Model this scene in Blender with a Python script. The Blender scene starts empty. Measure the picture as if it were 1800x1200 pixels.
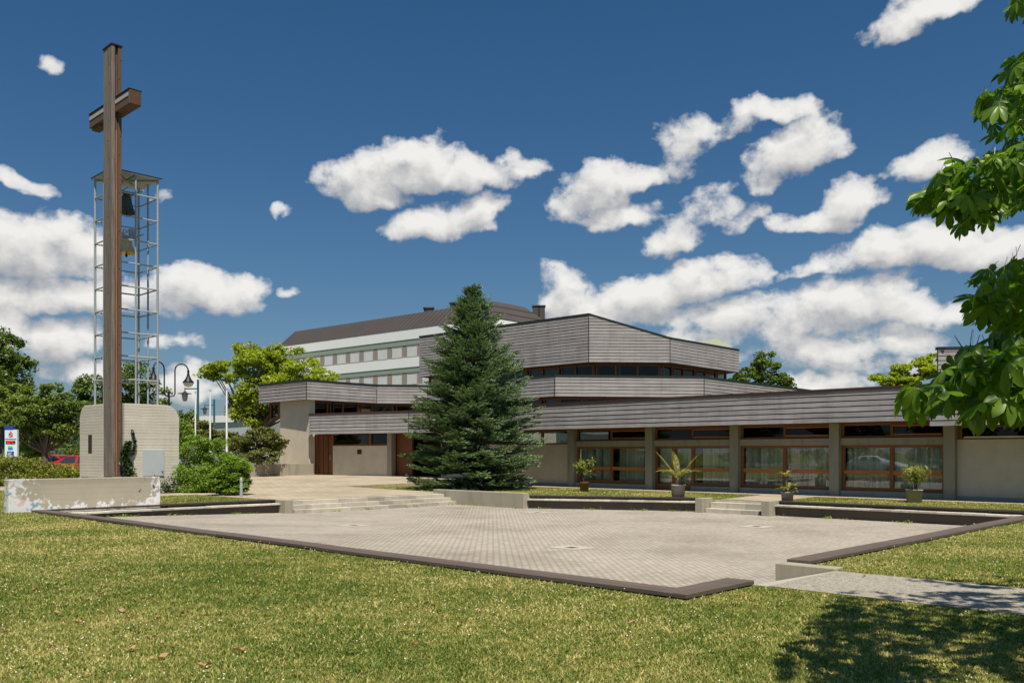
import bpy, math, random
import numpy as np
from mathutils import Vector, Matrix
random.seed(7)
rng = np.random.default_rng(11)
scene = bpy.context.scene
COL = scene.collection
# ---------------------------------------------------------------- survey frame
# the plaza and all walls follow two directions on the ground: A (away, right) and B (away, left)
F, HZ, EYE = 1560.0, 795.0, 1.65
SA, CA = math.sin(math.radians(43.69)), math.cos(math.radians(43.69))
def P(a, b, z=0.0): return (a*SA - b*CA, a*CA + b*SA, z)
def AB(x, y): return (x*SA + y*CA, -x*CA + y*SA)
def at(px, D, py=None, z=0.0):
    return ((px-900)/F*D, D, z if py is None else EYE+(HZ-py)/F*D)

# ---------------------------------------------------------------- mesh helpers
ORG = {}
def tag(o, label=None, cat=None, group=None, kind=None):
    if label: o['label'] = label
    if cat: o['category'] = cat
    if group: o['group'] = group
    if kind: o['kind'] = kind
    return o
def thing(name, label, cat, loc, group=None):
    o = bpy.data.objects.new(name, None); COL.objects.link(o)
    o.location = loc; o.empty_display_size = .3
    ORG[o] = Vector(loc)
    return tag(o, label, cat, group)
def link(name, me, mats, parent=None, org=None):
    o = bpy.data.objects.new(name, me); COL.objects.link(o)
    for m in (mats if isinstance(mats, (list, tuple)) else [mats]): me.materials.append(m)
    if parent is not None:
        o.parent = parent
    ORG[o] = Vector(org) if org is not None else Vector((0, 0, 0))
    if parent is None and org is not None: o.location = org
    return o
def npmesh(name, V, Fc, mats, parent=None, org=None, smooth=False, midx=None):
    """V (n,3) world coords, Fc (m,k) one polygon size"""
    if parent is not None: org = ORG[parent]
    V = np.asarray(V, dtype=np.float64)
    if org is not None: V = V - np.array(tuple(org))
    me = bpy.data.meshes.new(name)
    m, k = Fc.shape
    me.vertices.add(len(V)); me.loops.add(m*k); me.polygons.add(m)
    me.vertices.foreach_set('co', V.astype(np.float32).ravel())
    me.loops.foreach_set('vertex_index', Fc.astype(np.int32).ravel())
    me.polygons.foreach_set('loop_start', np.arange(0, m*k, k, dtype=np.int32))
    me.polygons.foreach_set('loop_total', np.full(m, k, dtype=np.int32))
    if smooth: me.polygons.foreach_set('use_smooth', np.ones(m, dtype=bool))
    if midx is not None: me.polygons.foreach_set('material_index', midx.astype(np.int32))
    me.update(calc_edges=True); me.validate()
    return link(name, me, mats, parent, org)
class MB:
    def __init__(s): s.v = []; s.f = []; s.m = []; s.sm = []
    def add(s, vs, fs, mi=0, smooth=False):
        n = len(s.v); s.v += [tuple(v) for v in vs]
        for f in fs: s.f.append([n+i for i in f]); s.m.append(mi); s.sm.append(smooth)
        return s
    def poly(s, vs, mi=0): return s.add(vs, [list(range(len(vs)))], mi)
    def hexa(s, c, mi=0):   # 8 corners: bottom 4 ccw, top 4 ccw
        return s.add(c, [(3,2,1,0),(4,5,6,7),(0,1,5,4),(1,2,6,5),(2,3,7,6),(3,0,4,7)], mi)
    def abbox(s, a0, a1, b0, b1, z0, z1, mi=0):
        return s.hexa([P(a0,b0,z0),P(a1,b0,z0),P(a1,b1,z0),P(a0,b1,z0),P(a0,b0,z1),P(a1,b0,z1),P(a1,b1,z1),P(a0,b1,z1)], mi)
    def box(s, x0, x1, y0, y1, z0, z1, mi=0):
        return s.hexa([(x0,y0,z0),(x1,y0,z0),(x1,y1,z0),(x0,y1,z0),(x0,y0,z1),(x1,y0,z1),(x1,y1,z1),(x0,y1,z1)], mi)
    def seg(s, p0, p1, n0, n1, z0, z1, mi=0):
        """box along the ground line p0-p1, from offset n0 to n1 along the left normal"""
        p0 = Vector(p0[:2]); p1 = Vector(p1[:2]); d = (p1-p0).normalized(); n = Vector((-d.y, d.x))
        q = [p0+n*n0, p1+n*n0, p1+n*n1, p0+n*n1]
        return s.hexa([(v.x,v.y,z0) for v in q]+[(v.x,v.y,z1) for v in q], mi)
    def prism(s, pts, z0, z1, mi=0):
        n = len(pts)
        vs = [(p[0],p[1],z0) for p in pts]+[(p[0],p[1],z1) for p in pts]
        return s.add(vs, [list(range(n))[::-1], list(range(n,2*n))]+[(i,(i+1)%n,n+(i+1)%n,n+i) for i in range(n)], mi)
    def tube(s, pts, rad, n=8, mi=0, smooth=True):
        pts = [Vector(p) for p in pts]
        if not isinstance(rad, (list, tuple)): rad = [rad]*len(pts)
        vs = []; up = None
        for i, p in enumerate(pts):
            t = (pts[min(i+1,len(pts)-1)]-pts[max(i-1,0)]).normalized()
            if up is None: up = Vector((0,0,1)) if abs(t.z) < .9 else Vector((1,0,0))
            x = up.cross(t)
            if x.length < 1e-6: x = Vector((0,1,0)).cross(t)
            x.normalize(); y = t.cross(x); up = y
            for k in range(n):
                an = 2*math.pi*(k+.5)/n
                vs.append(p+(x*math.cos(an)+y*math.sin(an))*rad[i])
        fs = []
        for i in range(len(pts)-1):
            for k in range(n): fs.append((i*n+k, i*n+(k+1)%n, (i+1)*n+(k+1)%n, (i+1)*n+k))
        s.add(vs, fs, mi, smooth)
        m = len(pts)
        s.add([vs[k] for k in range(n)], [list(range(n))[::-1]], mi)
        s.add([vs[(m-1)*n+k] for k in range(n)], [list(range(n))], mi)
        return s
    def lathe(s, c, prof, n=20, mi=0, smooth=True):
        vs = []
        for r, z in prof:
            for k in range(n):
                an = 2*math.pi*k/n; vs.append((c[0]+r*math.cos(an), c[1]+r*math.sin(an), c[2]+z))
        fs = [(i*n+k, i*n+(k+1)%n, (i+1)*n+(k+1)%n, (i+1)*n+k) for i in range(len(prof)-1) for k in range(n)]
        return s.add(vs, fs, mi, smooth)
    def build(s, name, mats, parent=None, org=None, bevel=0):
        if parent is not None: org = ORG[parent]
        o3 = Vector(org) if org is not None else Vector((0,0,0))
        me = bpy.data.meshes.new(name)
        me.from_pydata([tuple(Vector(v)-o3) for v in s.v], [], s.f)
        for i, p in enumerate(me.polygons): p.material_index = s.m[i]; p.use_smooth = s.sm[i]
        me.update()
        o = link(name, me, mats, parent, org)
        if bevel:
            md = o.modifiers.new('bevel', 'BEVEL'); md.width = bevel; md.segments = 2; md.limit_method = 'ANGLE'
        return o

# ---------------------------------------------------------------- materials
class NT:
    def __init__(s, tree): s.t = tree; s.n = tree.nodes; s.l = tree.links
    def node(s, ty, **kw):
        nd = s.n.new(ty)
        for k, v in kw.items():
            if k.startswith('_'):
                setattr(nd, k[1:], v)
            else:
                key = int(k[1:]) if k[0] == 'i' and k[1:].isdigit() else k
                if hasattr(v, 'is_linked') or isinstance(v, bpy.types.NodeSocket): s.l.new(v, nd.inputs[key])
                else: nd.inputs[key].default_value = v
        return nd
    def math(s, op, a, b=0.0, c=0.0, clamp=False):
        nd = s.n.new('ShaderNodeMath'); nd.operation = op; nd.use_clamp = clamp
        for i, v in enumerate((a, b, c)):
            if isinstance(v, bpy.types.NodeSocket): s.l.new(v, nd.inputs[i])
            else: nd.inputs[i].default_value = v
        return nd.outputs[0]
    def ramp(s, fac, stops, interp='LINEAR'):
        nd = s.n.new('ShaderNodeValToRGB'); s.l.new(fac, nd.inputs[0]); e = nd.color_ramp.elements
        nd.color_ramp.interpolation = interp
        while len(e) < len(stops): e.new(.5)
        for i, (p, c) in enumerate(stops): e[i].position = p; e[i].color = (*c, 1) if len(c) == 3 else c
        return nd.outputs[0]
    def mix(s, fac, a, b, mode='MIX'):
        nd = s.n.new('ShaderNodeMix'); nd.data_type = 'RGBA'; nd.blend_type = mode
        for sock, v in ((nd.inputs['Factor'], fac), (nd.inputs[6], a), (nd.inputs[7], b)):
            if isinstance(v, bpy.types.NodeSocket): s.l.new(v, sock)
            elif sock.type == 'RGBA': sock.default_value = (*v, 1) if len(v) == 3 else v
            else: sock.default_value = v
        return nd.outputs[2]
    def noise(s, vec, scale, detail=4, rough=.55, dist=0):
        nd = s.n.new('ShaderNodeTexNoise'); s.l.new(vec, nd.inputs['Vector'])
        nd.inputs['Scale'].default_value = scale; nd.inputs['Detail'].default_value = detail
        nd.inputs['Roughness'].default_value = rough; nd.inputs['Distortion'].default_value = dist
        return nd.outputs['Fac']
    def mapping(s, vec, scale=(1,1,1), rot=(0,0,0), loc=(0,0,0)):
        nd = s.n.new('ShaderNodeMapping'); s.l.new(vec, nd.inputs[0])
        nd.inputs['Scale'].default_value = scale; nd.inputs['Rotation'].default_value = rot; nd.inputs['Location'].default_value = loc
        return nd.outputs[0]
    def wpos(s): return s.n.new('ShaderNodeNewGeometry').outputs['Position']
    def island(s): return s.n.new('ShaderNodeNewGeometry').outputs['Random Per Island']
    def bump(s, h, strength=.3, dist=.02):
        nd = s.n.new('ShaderNodeBump'); s.l.new(h, nd.inputs['Height'])
        nd.inputs['Strength'].default_value = strength; nd.inputs['Distance'].default_value = dist
        return nd.outputs[0]
def mat(name, fn):
    m = bpy.data.materials.new(name); m.use_nodes = True
    nt = NT(m.node_tree); nt.n.clear()
    out = nt.n.new('ShaderNodeOutputMaterial')
    sh = fn(nt); nt.l.new(sh, out.inputs['Surface'])
    return m
def pbsdf(nt, col, rough=.8, normal=None, metal=0, spec=.3):
    nd = nt.n.new('ShaderNodeBsdfPrincipled')
    if isinstance(col, bpy.types.NodeSocket): nt.l.new(col, nd.inputs['Base Color'])
    else: nd.inputs['Base Color'].default_value = (*col, 1)
    if isinstance(rough, bpy.types.NodeSocket): nt.l.new(rough, nd.inputs['Roughness'])
    else: nd.inputs['Roughness'].default_value = rough
    nd.inputs['Metallic'].default_value = metal
    nd.inputs['Specular IOR Level'].default_value = spec
    if normal is not None: nt.l.new(normal, nd.inputs['Normal'])
    return nd.outputs[0]
RZ = (0, 0, -math.radians(90-43.69))
def m_plain(name, col, rough=.7, metal=0, var=.15, sc=6, spec=.3):
    def fn(nt):
        p = nt.wpos(); n = nt.noise(p, sc, 5, .6)
        c = nt.mix(nt.math('MULTIPLY', n, 1.0), tuple(x*(1-var) for x in col), tuple(min(1, x*(1+var)) for x in col))
        return pbsdf(nt, c, rough, None, metal, spec)
    return mat(name, fn)
def m_cladding(name, base=(.150,.128,.126)):
    def fn(nt):
        p = nt.wpos()
        g = nt.noise(nt.mapping(p, (1.2,1.2,26)), 1.0, 6, .65)
        w = nt.noise(nt.mapping(p, (.35,.35,.7)), 1.0, 4, .6)
        c = nt.ramp(g, [(.25, tuple(x*.62 for x in base)), (.55, base), (.8, tuple(x*1.45 for x in base))])
        sk = nt.noise(nt.mapping(p, (2.6,2.6,.30)), 1.0, 5, .6)
        c = nt.mix(.55, c, nt.ramp(sk, [(.3,(.72,.70,.69)),(.5,(1,1,1)),(.7,(1.16,1.15,1.15))]), 'MULTIPLY')
        isl = nt.island()
        c = nt.mix(.8, c, nt.ramp(isl, [(0,(.86,.85,.85)),(.5,(1.0,.99,.98)),(1,(1.14,1.13,1.11))]), 'MULTIPLY')
        c = nt.mix(nt.math('MULTIPLY', nt.math('SUBTRACT', w, .45, clamp=True), 1.6, clamp=True), c, (.33,.30,.29))
        return pbsdf(nt, c, .75, nt.bump(g, .35, .01))
    return mat(name, fn)
def m_concrete(name, base=(.36,.335,.285), board=.0, stain=.5, sc=1.0, isl=0):
    def fn(nt):
        p = nt.wpos()
        n1 = nt.noise(p, 1.1*sc, 6, .62); n2 = nt.noise(p, 14*sc, 5, .7); n3 = nt.noise(nt.mapping(p, (2.2,2.2,.35)), 1.3*sc, 5, .6)
        c = nt.mix(nt.math('MULTIPLY', n1, 1.0, clamp=True), tuple(x*.8 for x in base), tuple(x*1.15 for x in base))
        c = nt.mix(nt.math('MULTIPLY', nt.math('SUBTRACT', n3, .5, clamp=True), 3*stain, clamp=True), c, tuple(x*.5 for x in base))
        c = nt.mix(nt.math('MULTIPLY', nt.math('SUBTRACT', n2, .58, clamp=True), 2.5, clamp=True), c, tuple(x*.55 for x in base))
        if isl: c = nt.mix(isl, c, nt.ramp(nt.island(), [(0,(.55,.54,.52)),(.35,(.95,.95,.95)),(1,(1.3,1.3,1.3))]), 'MULTIPLY')
        h = n2
        if board:
            z = nt.node('ShaderNodeSeparateXYZ', i0=p).outputs[2]
            zz = nt.math('ADD', nt.math('DIVIDE', z, board), nt.math('MULTIPLY', nt.noise(p, 1.7, 2), .12))
            fr = nt.math('FRACT', zz)
            line = nt.math('SUBTRACT', 1.0, nt.math('MULTIPLY', nt.math('ABSOLUTE', nt.math('SUBTRACT', fr, .5)), 9.0), clamp=True)
            rnd = nt.node('ShaderNodeTexWhiteNoise', _noise_dimensions='1D', W=nt.math('FLOOR', zz)).outputs[0]
            patch = nt.math('ADD', .35, nt.math('MULTIPLY', nt.noise(nt.mapping(p, (1.4,1.4,9)), 1.5, 3), 1.0))
            c = nt.mix(nt.math('MULTIPLY', line, nt.math('MULTIPLY', patch, .62), clamp=True), c, tuple(x*.42 for x in base))
            c = nt.mix(.5, c, nt.ramp(rnd, [(0,(.88,.88,.87)),(1,(1.1,1.1,1.1))]), 'MULTIPLY')
            h = nt.math('SUBTRACT', n2, nt.math('MULTIPLY', line, 1.2))
        return pbsdf(nt, c, .9, nt.bump(h, .35, .012))
    return mat(name, fn)
def m_wood(name, base, vert=False, gloss=.6, contrast=.5):
    def fn(nt):
        p = nt.wpos()
        v = nt.mapping(p, (1,1,1), RZ)
        sc = (14,14,.7) if vert else (6,.8,14)
        g = nt.noise(nt.mapping(v, sc), 1.6, 7, .65, .3)
        c = nt.ramp(g, [(.2, tuple(x*(1-contrast) for x in base)), (.5, base), (.8, tuple(x*(1+contrast) for x in base))])
        c = nt.mix(.7, c, nt.ramp(nt.island(), [(0,(.78,.77,.76)),(1,(1.22,1.2,1.18))]), 'MULTIPLY')
        w = nt.noise(p, .9, 4)
        c = nt.mix(nt.math('MULTIPLY', w, .5), c, tuple(x*.7 for x in base))
        return pbsdf(nt, c, gloss, nt.bump(g, .25, .006))
    return mat(name, fn)
def m_leaf(name, dark, light, trans=.35, rough=.5, patch=.4, pscale=.5, spec=.35):
    def fn(nt):
        r = nt.island(); p = nt.wpos()
        c = nt.ramp(r, [(0, dark), (.6, tuple((a+b)/2 for a, b in zip(dark, light))), (1, light)])
        n = nt.noise(p, pscale, 3)
        c = nt.mix(nt.math('MULTIPLY', nt.math('SUBTRACT', n, .42, clamp=True), patch*4, clamp=True), c, tuple(x*1.25 for x in light))
        a = pbsdf(nt, c, rough, None, 0, spec)
        tr = nt.node('ShaderNodeBsdfTranslucent'); nt.l.new(nt.mix(1.0, c, (1.25,1.5,.55), 'MULTIPLY'), tr.inputs[0])
        mx = nt.node('ShaderNodeMixShader', i0=trans, i1=a, i2=tr.outputs[0])
        return mx.outputs[0]
    return mat(name, fn)
def m_glass(name, tint=(.62,.68,.66), refl=1.0):
    def fn(nt):
        fr = nt.node('ShaderNodeFresnel', IOR=1.55).outputs[0]
        p = nt.wpos(); n = nt.noise(p, .8, 2)
        nb = nt.bump(n, .03, .05)
        gl = nt.node('ShaderNodeBsdfGlossy', Roughness=.01); gl.inputs[0].default_value = (.9,.93,.95,1); nt.l.new(nb, gl.inputs['Normal'])
        tr = nt.node('ShaderNodeBsdfTransparent'); tr.inputs[0].default_value = (*tint, 1)
        f = nt.math('ADD', nt.math('MULTIPLY', fr, refl), .06*refl, clamp=True)
        return nt.node('ShaderNodeMixShader', i0=f, i1=tr.outputs[0], i2=gl.outputs[0]).outputs[0]
    return mat(name, fn)
def m_emit(name, col, st=1.0):
    def fn(nt):
        e = nt.node('ShaderNodeEmission', Strength=st); e.inputs[0].default_value = (*col, 1); return e.outputs[0]
    return mat(name, fn)

M = {}
M['clad'] = m_cladding('weathered_cladding', (.308,.280,.276))
M['clad_low'] = m_cladding('weathered_cladding_low', (.302,.283,.288))
M['coping'] = m_plain('dark_coping_metal', (.018,.026,.022), .5)
M['coping_brown'] = m_plain('brown_coping_metal', (.055,.03,.025), .5)
M['stucco'] = m_concrete('rough_stucco', (.60,.52,.40), 0, .12, 2.0)
M['stucco_pale'] = m_concrete('pale_stucco', (.66,.575,.45), 0, .1, 2.0)
M['conc'] = m_concrete('grey_concrete', (.34,.305,.235), 0, .7)
M['conc_base'] = m_concrete('plinth_concrete', (.33,.31,.27), 0, .3)
M['board'] = m_concrete('board_marked_concrete', (.57,.52,.44), .118, .25)
M['step'] = m_concrete('step_stone', (.44,.395,.325), 0, .6, 1.6, .8)
M['cap'] = m_concrete('cap_stone', (.50,.46,.39), 0, .8, 2.2, .8)
M['wallface'] = m_concrete('dark_wall_face', (.12,.095,.075), 0, .5, 1.5)  # dark brown concrete for the kerb walls
M['plank'] = m_wood('weathered_plank', (.120,.092,.076), False, .75, .35)
M['plank_dark'] = m_wood('dark_plank', (.05,.036,.032), False, .75, .35)
M['frame'] = m_wood('brown_window_timber', (.27,.10,.034), False, .45, .35)
M['frame_v'] = m_wood('brown_window_post', (.19,.072,.030), True, .5, .35)
M['rail'] = m_wood('orange_brown_rail', (.50,.175,.055), False, .4, .3)
M['soffit'] = m_wood('soffit_timber', (.10,.05,.028), False, .7, .3)
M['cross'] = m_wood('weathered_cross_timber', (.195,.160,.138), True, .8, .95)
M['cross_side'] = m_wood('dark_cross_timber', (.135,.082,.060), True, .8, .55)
M['cross_core'] = m_wood('orange_cross_core', (.33,.155,.075), True, .7, .45)
M['cross_cap'] = m_plain('black_cap', (.015,.013,.012), .5)
M['white_strip'] = m_plain('pale_strip', (.40,.38,.37), .6)
M['galv'] = m_plain('galvanised_steel', (.36,.39,.40), .5, .25, .12, 9)
M['bell_dark'] = m_plain('dark_bronze', (.10,.105,.105), .5, .5)
M['bell_gold'] = m_plain('golden_bronze', (.72,.53,.24), .35, .5)
M['black'] = m_plain('black_paint', (.012,.013,.015), .45)
M['teal'] = m_plain('teal_paint', (.022,.125,.15), .45)
M['white'] = m_plain('white_paint', (.78,.78,.77), .6, 0, .06)
M['offwhite'] = m_plain('pale_render', (.85,.85,.83), .8, 0, .05, 1)
M['sage'] = m_plain('sage_green_band', (.28,.34,.28), .8, 0, .08, 1)
M['pier'] = m_plain('brown_pier', (.31,.26,.225), .8, 0, .12, 2)
M['bark'] = m_concrete('bark', (.12,.095,.07), 0, .8, 4)
M['bark_red'] = m_concrete('conifer_bark', (.10,.065,.045), 0, .8, 4)
M['pane'] = m_glass('window_glass', (.95,.97,.93), .78)
M['pane_dark'] = m_glass('clerestory_glass', (.55,.53,.48), .22)
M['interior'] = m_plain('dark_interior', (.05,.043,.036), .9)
def mk_curtain(nt):
    p = nt.wpos(); v = nt.mapping(p, (1,1,1), RZ)
    g = nt.noise(nt.mapping(v, (.2,7,.05)), 1.0, 4, .6)
    c = nt.ramp(g, [(.3,(.24,.25,.21)),(.5,(.68,.67,.60)),(.7,(.90,.88,.80))])  # vertical streaks paint the light and dark of the folds into the colour
    return pbsdf(nt, c, .9)
M['curtain'] = mat('grey_curtain', mk_curtain)
M['panel_metal'] = m_plain('grey_sheet_metal', (.42,.45,.47), .5, 0, .05, 2)
M['dark_brown'] = m_plain('dark_brown_fill', (.05,.028,.02), .8)
def mk_copper(nt):
    p = nt.wpos(); x = nt.node('ShaderNodeSeparateXYZ', i0=nt.mapping(p, (1,1,1), RZ)).outputs[0]
    ln = nt.math('LESS_THAN', nt.math('FRACT', nt.math('MULTIPLY', x, 1.9)), .2)
    c = nt.mix(nt.noise(p, 1.5, 4), (.24,.26,.17), (.36,.37,.26)); c = nt.mix(nt.math('MULTIPLY', ln, .6), c, (.14,.16,.10))
    return pbsdf(nt, c, .7)
M['copper'] = mat('green_copper', mk_copper)
M['roofflat'] = m_plain('gravel_roof', (.16,.16,.15), .95)
M['terracotta'] = m_plain('brown_pot', (.20,.10,.045), .75)
M['pot'] = m_concrete('weathered_pot', (.36,.34,.30), .09, .6, 4)
M['soil'] = m_plain('soil', (.04,.028,.02), .95)
M['tyre'] = m_plain('tyre_rubber', (.018,.018,.018), .8)
M['rim'] = m_plain('wheel_rim', (.5,.5,.52), .35, .7)
M['carglass'] = m_plain('car_glass', (.025,.03,.035), .06, 0, .05, 6, .8)
def m_car(name, col): return m_plain(name, col, .22, 0, .03, 2, .6)
M['car_red'] = m_car('red_car_paint', (.34,.018,.02)); M['car_white'] = m_car('white_car_paint', (.75,.76,.77)); M['car_dred'] = m_car('dark_red_car_paint', (.30,.02,.03))
M['lamp_glass'] = m_plain('frosted_lamp_glass', (.62,.6,.54), .3)
def mk_roofseam(nt):
    p = nt.wpos(); t = nt.mapping(p, (1,1,1), (0,0,-math.radians(138.8)))
    x = nt.node('ShaderNodeSeparateXYZ', i0=t).outputs[0]
    fr = nt.math('FRACT', nt.math('MULTIPLY', x, 1.25))
    ln = nt.math('LESS_THAN', fr, .2)
    n = nt.noise(p, .5, 5)
    c = nt.mix(n, (.055,.045,.040), (.085,.070,.063)); c = nt.mix(nt.math('MULTIPLY', ln, .8), c, (.018,.015,.013))
    return pbsdf(nt, c, .6)
M['roofseam'] = mat('brown_standing_seam', mk_roofseam)
def mk_shutter(nt):
    p = nt.wpos(); z = nt.node('ShaderNodeSeparateXYZ', i0=p).outputs[2]
    fr = nt.math('FRACT', nt.math('MULTIPLY', z, 9.0)); n = nt.noise(p, 1.3, 3)
    c = nt.mix(nt.math('MULTIPLY', nt.math('GREATER_THAN', fr, .8), .35), nt.mix(n, (.58,.58,.57), (.76,.76,.75)), (.45,.45,.45))
    return pbsdf(nt, c, .5)
M['shutter'] = mat('pale_roller_blind', mk_shutter)
def mk_lawn(nt):
    p = nt.wpos()
    n1 = nt.noise(p, .42, 5, .6); n2 = nt.noise(p, 22, 4, .7); n3 = nt.noise(p, 3.2, 4, .65)
    f = nt.math('ADD', nt.math('MULTIPLY', n1, .65), nt.math('MULTIPLY', n3, .38))
    c = nt.ramp(f, [(.36,(.055,.080,.012)),(.48,(.125,.135,.028)),(.60,(.21,.18,.055)),(.74,(.30,.23,.10))])
    c = nt.mix(.75, c, nt.ramp(n2, [(.3,(.35,.38,.3)),(.55,(1,1,1)),(.75,(1.55,1.5,1.4))]), 'MULTIPLY')
    return pbsdf(nt, c, .95, nt.bump(n2, .8, .04), 0, .1)
M['lawn'] = mat('dry_lawn', mk_lawn)
def mk_blade(nt):
    p = nt.wpos(); r = nt.island()
    n1 = nt.noise(p, .42, 5, .6); n3 = nt.noise(p, 3.2, 4, .65)
    n0 = nt.noise(p, .16, 3, .5)
    f = nt.math('ADD', nt.math('ADD', nt.math('ADD', nt.math('MULTIPLY', n1, .55), nt.math('MULTIPLY', n3, .45)), nt.math('MULTIPLY', nt.math('SUBTRACT', n0, .5), .5)), nt.math('MULTIPLY', nt.math('SUBTRACT', r, .5), .40))
    c = nt.ramp(f, [(.30,(.070,.128,.018)),(.45,(.195,.245,.047)),(.58,(.385,.36,.11)),(.78,(.70,.55,.28))])
    a = pbsdf(nt, c, .6, None, 0, .25)
    tr = nt.node('ShaderNodeBsdfTranslucent'); nt.l.new(nt.mix(1.0, c, (1.2,1.35,.7), 'MULTIPLY'), tr.inputs[0])
    return nt.node('ShaderNodeMixShader', i0=.35, i1=a, i2=tr.outputs[0]).outputs[0]
M['blade'] = mat('grass_blades', mk_blade)
def mk_pavers(nt, w=.17, h=.085, c1=(.37,.325,.275), c2=(.47,.415,.355), mortar=(.17,.145,.115)):
    p = nt.wpos(); v = nt.mapping(p, (1,1,1), RZ)
    br = nt.n.new('ShaderNodeTexBrick'); nt.l.new(v, br.inputs['Vector'])
    br.inputs['Color1'].default_value = (*c1,1); br.inputs['Color2'].default_value = (*c2,1); br.inputs['Mortar'].default_value = (*mortar,1)
    br.inputs['Scale'].default_value = 1; br.inputs['Mortar Size'].default_value = .012; br.inputs['Mortar Smooth'].default_value = .3
    br.inputs['Brick Width'].default_value = w; br.inputs['Row Height'].default_value = h; br.inputs['Bias'].default_value = -.1
    n = nt.noise(p, .35, 5, .6); n2 = nt.noise(p, 30, 4, .7)
    c = nt.mix(.8, br.outputs['Color'], nt.ramp(n, [(.3,(.72,.70,.68)),(.5,(1,1,1)),(.7,(1.16,1.15,1.13))]), 'MULTIPLY')
    n4 = nt.noise(p, 1.6, 5, .7)
    c = nt.mix(nt.math('MULTIPLY', nt.math('SUBTRACT', n4, .55, clamp=True), 2.2, clamp=True), c, (.26,.235,.20))
    c = nt.mix(.4, c, nt.ramp(n2, [(.3,(.7,.7,.7)),(.7,(1.3,1.3,1.3))]), 'MULTIPLY')
    n5 = nt.noise(p, .8, 6, .7); ms = nt.math('MULTIPLY', nt.math('SUBTRACT', n5, .56, clamp=True), 5, clamp=True)
    c = nt.mix(nt.math('MULTIPLY', ms, nt.math('ADD', .18, nt.math('MULTIPLY', br.outputs['Fac'], .7)), clamp=True), c, (.10,.115,.05))
    hgt = nt.math('SUBTRACT', nt.math('MULTIPLY', n2, .3), br.outputs['Fac'])
    return pbsdf(nt, c, .9, nt.bump(hgt, .5, .012), 0, .15)
M['pavers'] = mat('concrete_pavers', mk_pavers)
M['terrace'] = mat('beige_terrace_pavers', lambda nt: mk_pavers(nt, .4, .4, (.36,.295,.215), (.42,.35,.26), (.21,.17,.115)))
def mk_path(nt):
    p = nt.wpos(); v = nt.n.new('ShaderNodeTexVoronoi'); nt.l.new(p, v.inputs['Vector']); v.inputs['Scale'].default_value = 42
    n = nt.noise(p, 1.2, 4)
    c = nt.ramp(v.outputs['Color'], [(0,(.15,.135,.11)),(.5,(.30,.27,.22)),(1,(.46,.42,.36))])
    c = nt.mix(nt.math('MULTIPLY', n, .4), c, (.24,.21,.16))
    return pbsdf(nt, c, .9, nt.bump(v.outputs['Distance'], .5, .01))
M['path'] = mat('washed_aggregate', mk_path)
M['asphalt'] = m_plain('asphalt', (.06,.06,.06), .9)
M['slab'] = m_concrete('pale_slab', (.44,.395,.33), 0, .3, 2)
M['hill'] = m_plain('far_hill', (.035,.055,.06), .95, 0, .3, .01)
def mk_painted(nt):
    p = nt.wpos()
    n1 = nt.noise(p, 1.1, 6, .62); n2 = nt.noise(p, 16, 5, .7)
    z = nt.node('ShaderNodeSeparateXYZ', i0=p).outputs[2]
    base = (.40,.355,.275)
    c = nt.mix(n1, tuple(x*.8 for x in base), tuple(x*1.15 for x in base))
    fr = nt.math('FRACT', nt.math('DIVIDE', z, .155)); line = nt.math('LESS_THAN', fr, .07)
    c = nt.mix(nt.math('MULTIPLY', line, .35), c, tuple(x*.5 for x in base))
    # old paint flakes: thick near the foot, at both ends and along the rim
    t = nt.mapping(p, (1,1,1), RZ); a = nt.node('ShaderNodeSeparateXYZ', i0=t).outputs[0]
    foot = nt.math('MULTIPLY', nt.math('SUBTRACT', .42, z, clamp=True), .55)
    ends = nt.math('MAXIMUM', nt.math('MULTIPLY', nt.math('SUBTRACT', 9.3, a, clamp=True), .20), nt.math('MULTIPLY', nt.math('SUBTRACT', a, 11.75, clamp=True), .45))
    f1 = nt.noise(p, 5.5, 9, .72); k = nt.math('ADD', nt.math('ADD', f1, foot), ends)
    pm = nt.math('MULTIPLY', nt.math('SUBTRACT', k, .665, clamp=True), 30, clamp=True)
    hue = nt.noise(p, 4.3, 3)
    pc = nt.ramp(hue, [(.33,(.20,.34,.52)),(.38,(.66,.67,.69)),(.58,(.74,.72,.70)),(.66,(.66,.48,.46))])
    c = nt.mix(pm, c, pc)
    f2 = nt.noise(nt.mapping(p, (1,1,1), loc=(3.1,8.2,.4)), 4.2, 6, .66)
    right = nt.math('MULTIPLY', nt.math('SUBTRACT', a, 10.9, clamp=True), .09)
    dk = nt.math('MULTIPLY', nt.math('SUBTRACT', nt.math('ADD', f2, right), .685, clamp=True), 30, clamp=True)
    c = nt.mix(dk, c, (.09,.035,.025))
    rim = nt.math('MULTIPLY', nt.math('SUBTRACT', z, .68, clamp=True), 2.2, clamp=True)
    c = nt.mix(nt.math('MULTIPLY', rim, nt.math('MULTIPLY', n2, 1.5), clamp=True), c, (.16,.135,.10))
    return pbsdf(nt, c, .9, nt.bump(n2, .3, .01))
M['painted'] = mat('peeling_paint_concrete', mk_painted)
L_ = dict
M['l_chest'] = m_leaf('chestnut_leaves', (.065,.135,.012), (.20,.31,.028), .48, .38, .25, 1.0, .4)
M['l_spruce'] = m_leaf('spruce_needles', (.062,.110,.055), (.235,.310,.155), .2, .6, .25, .8, .25)
M['l_maple'] = m_leaf('maple_leaves', (.19,.235,.02), (.40,.42,.05), .45, .5, .4)
M['l_green'] = m_leaf('mid_green_leaves', (.075,.12,.022), (.19,.24,.05), .32, .5, .35)
M['l_dark'] = m_leaf('dark_green_leaves', (.065,.11,.022), (.17,.22,.048), .32, .5, .3)
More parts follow.
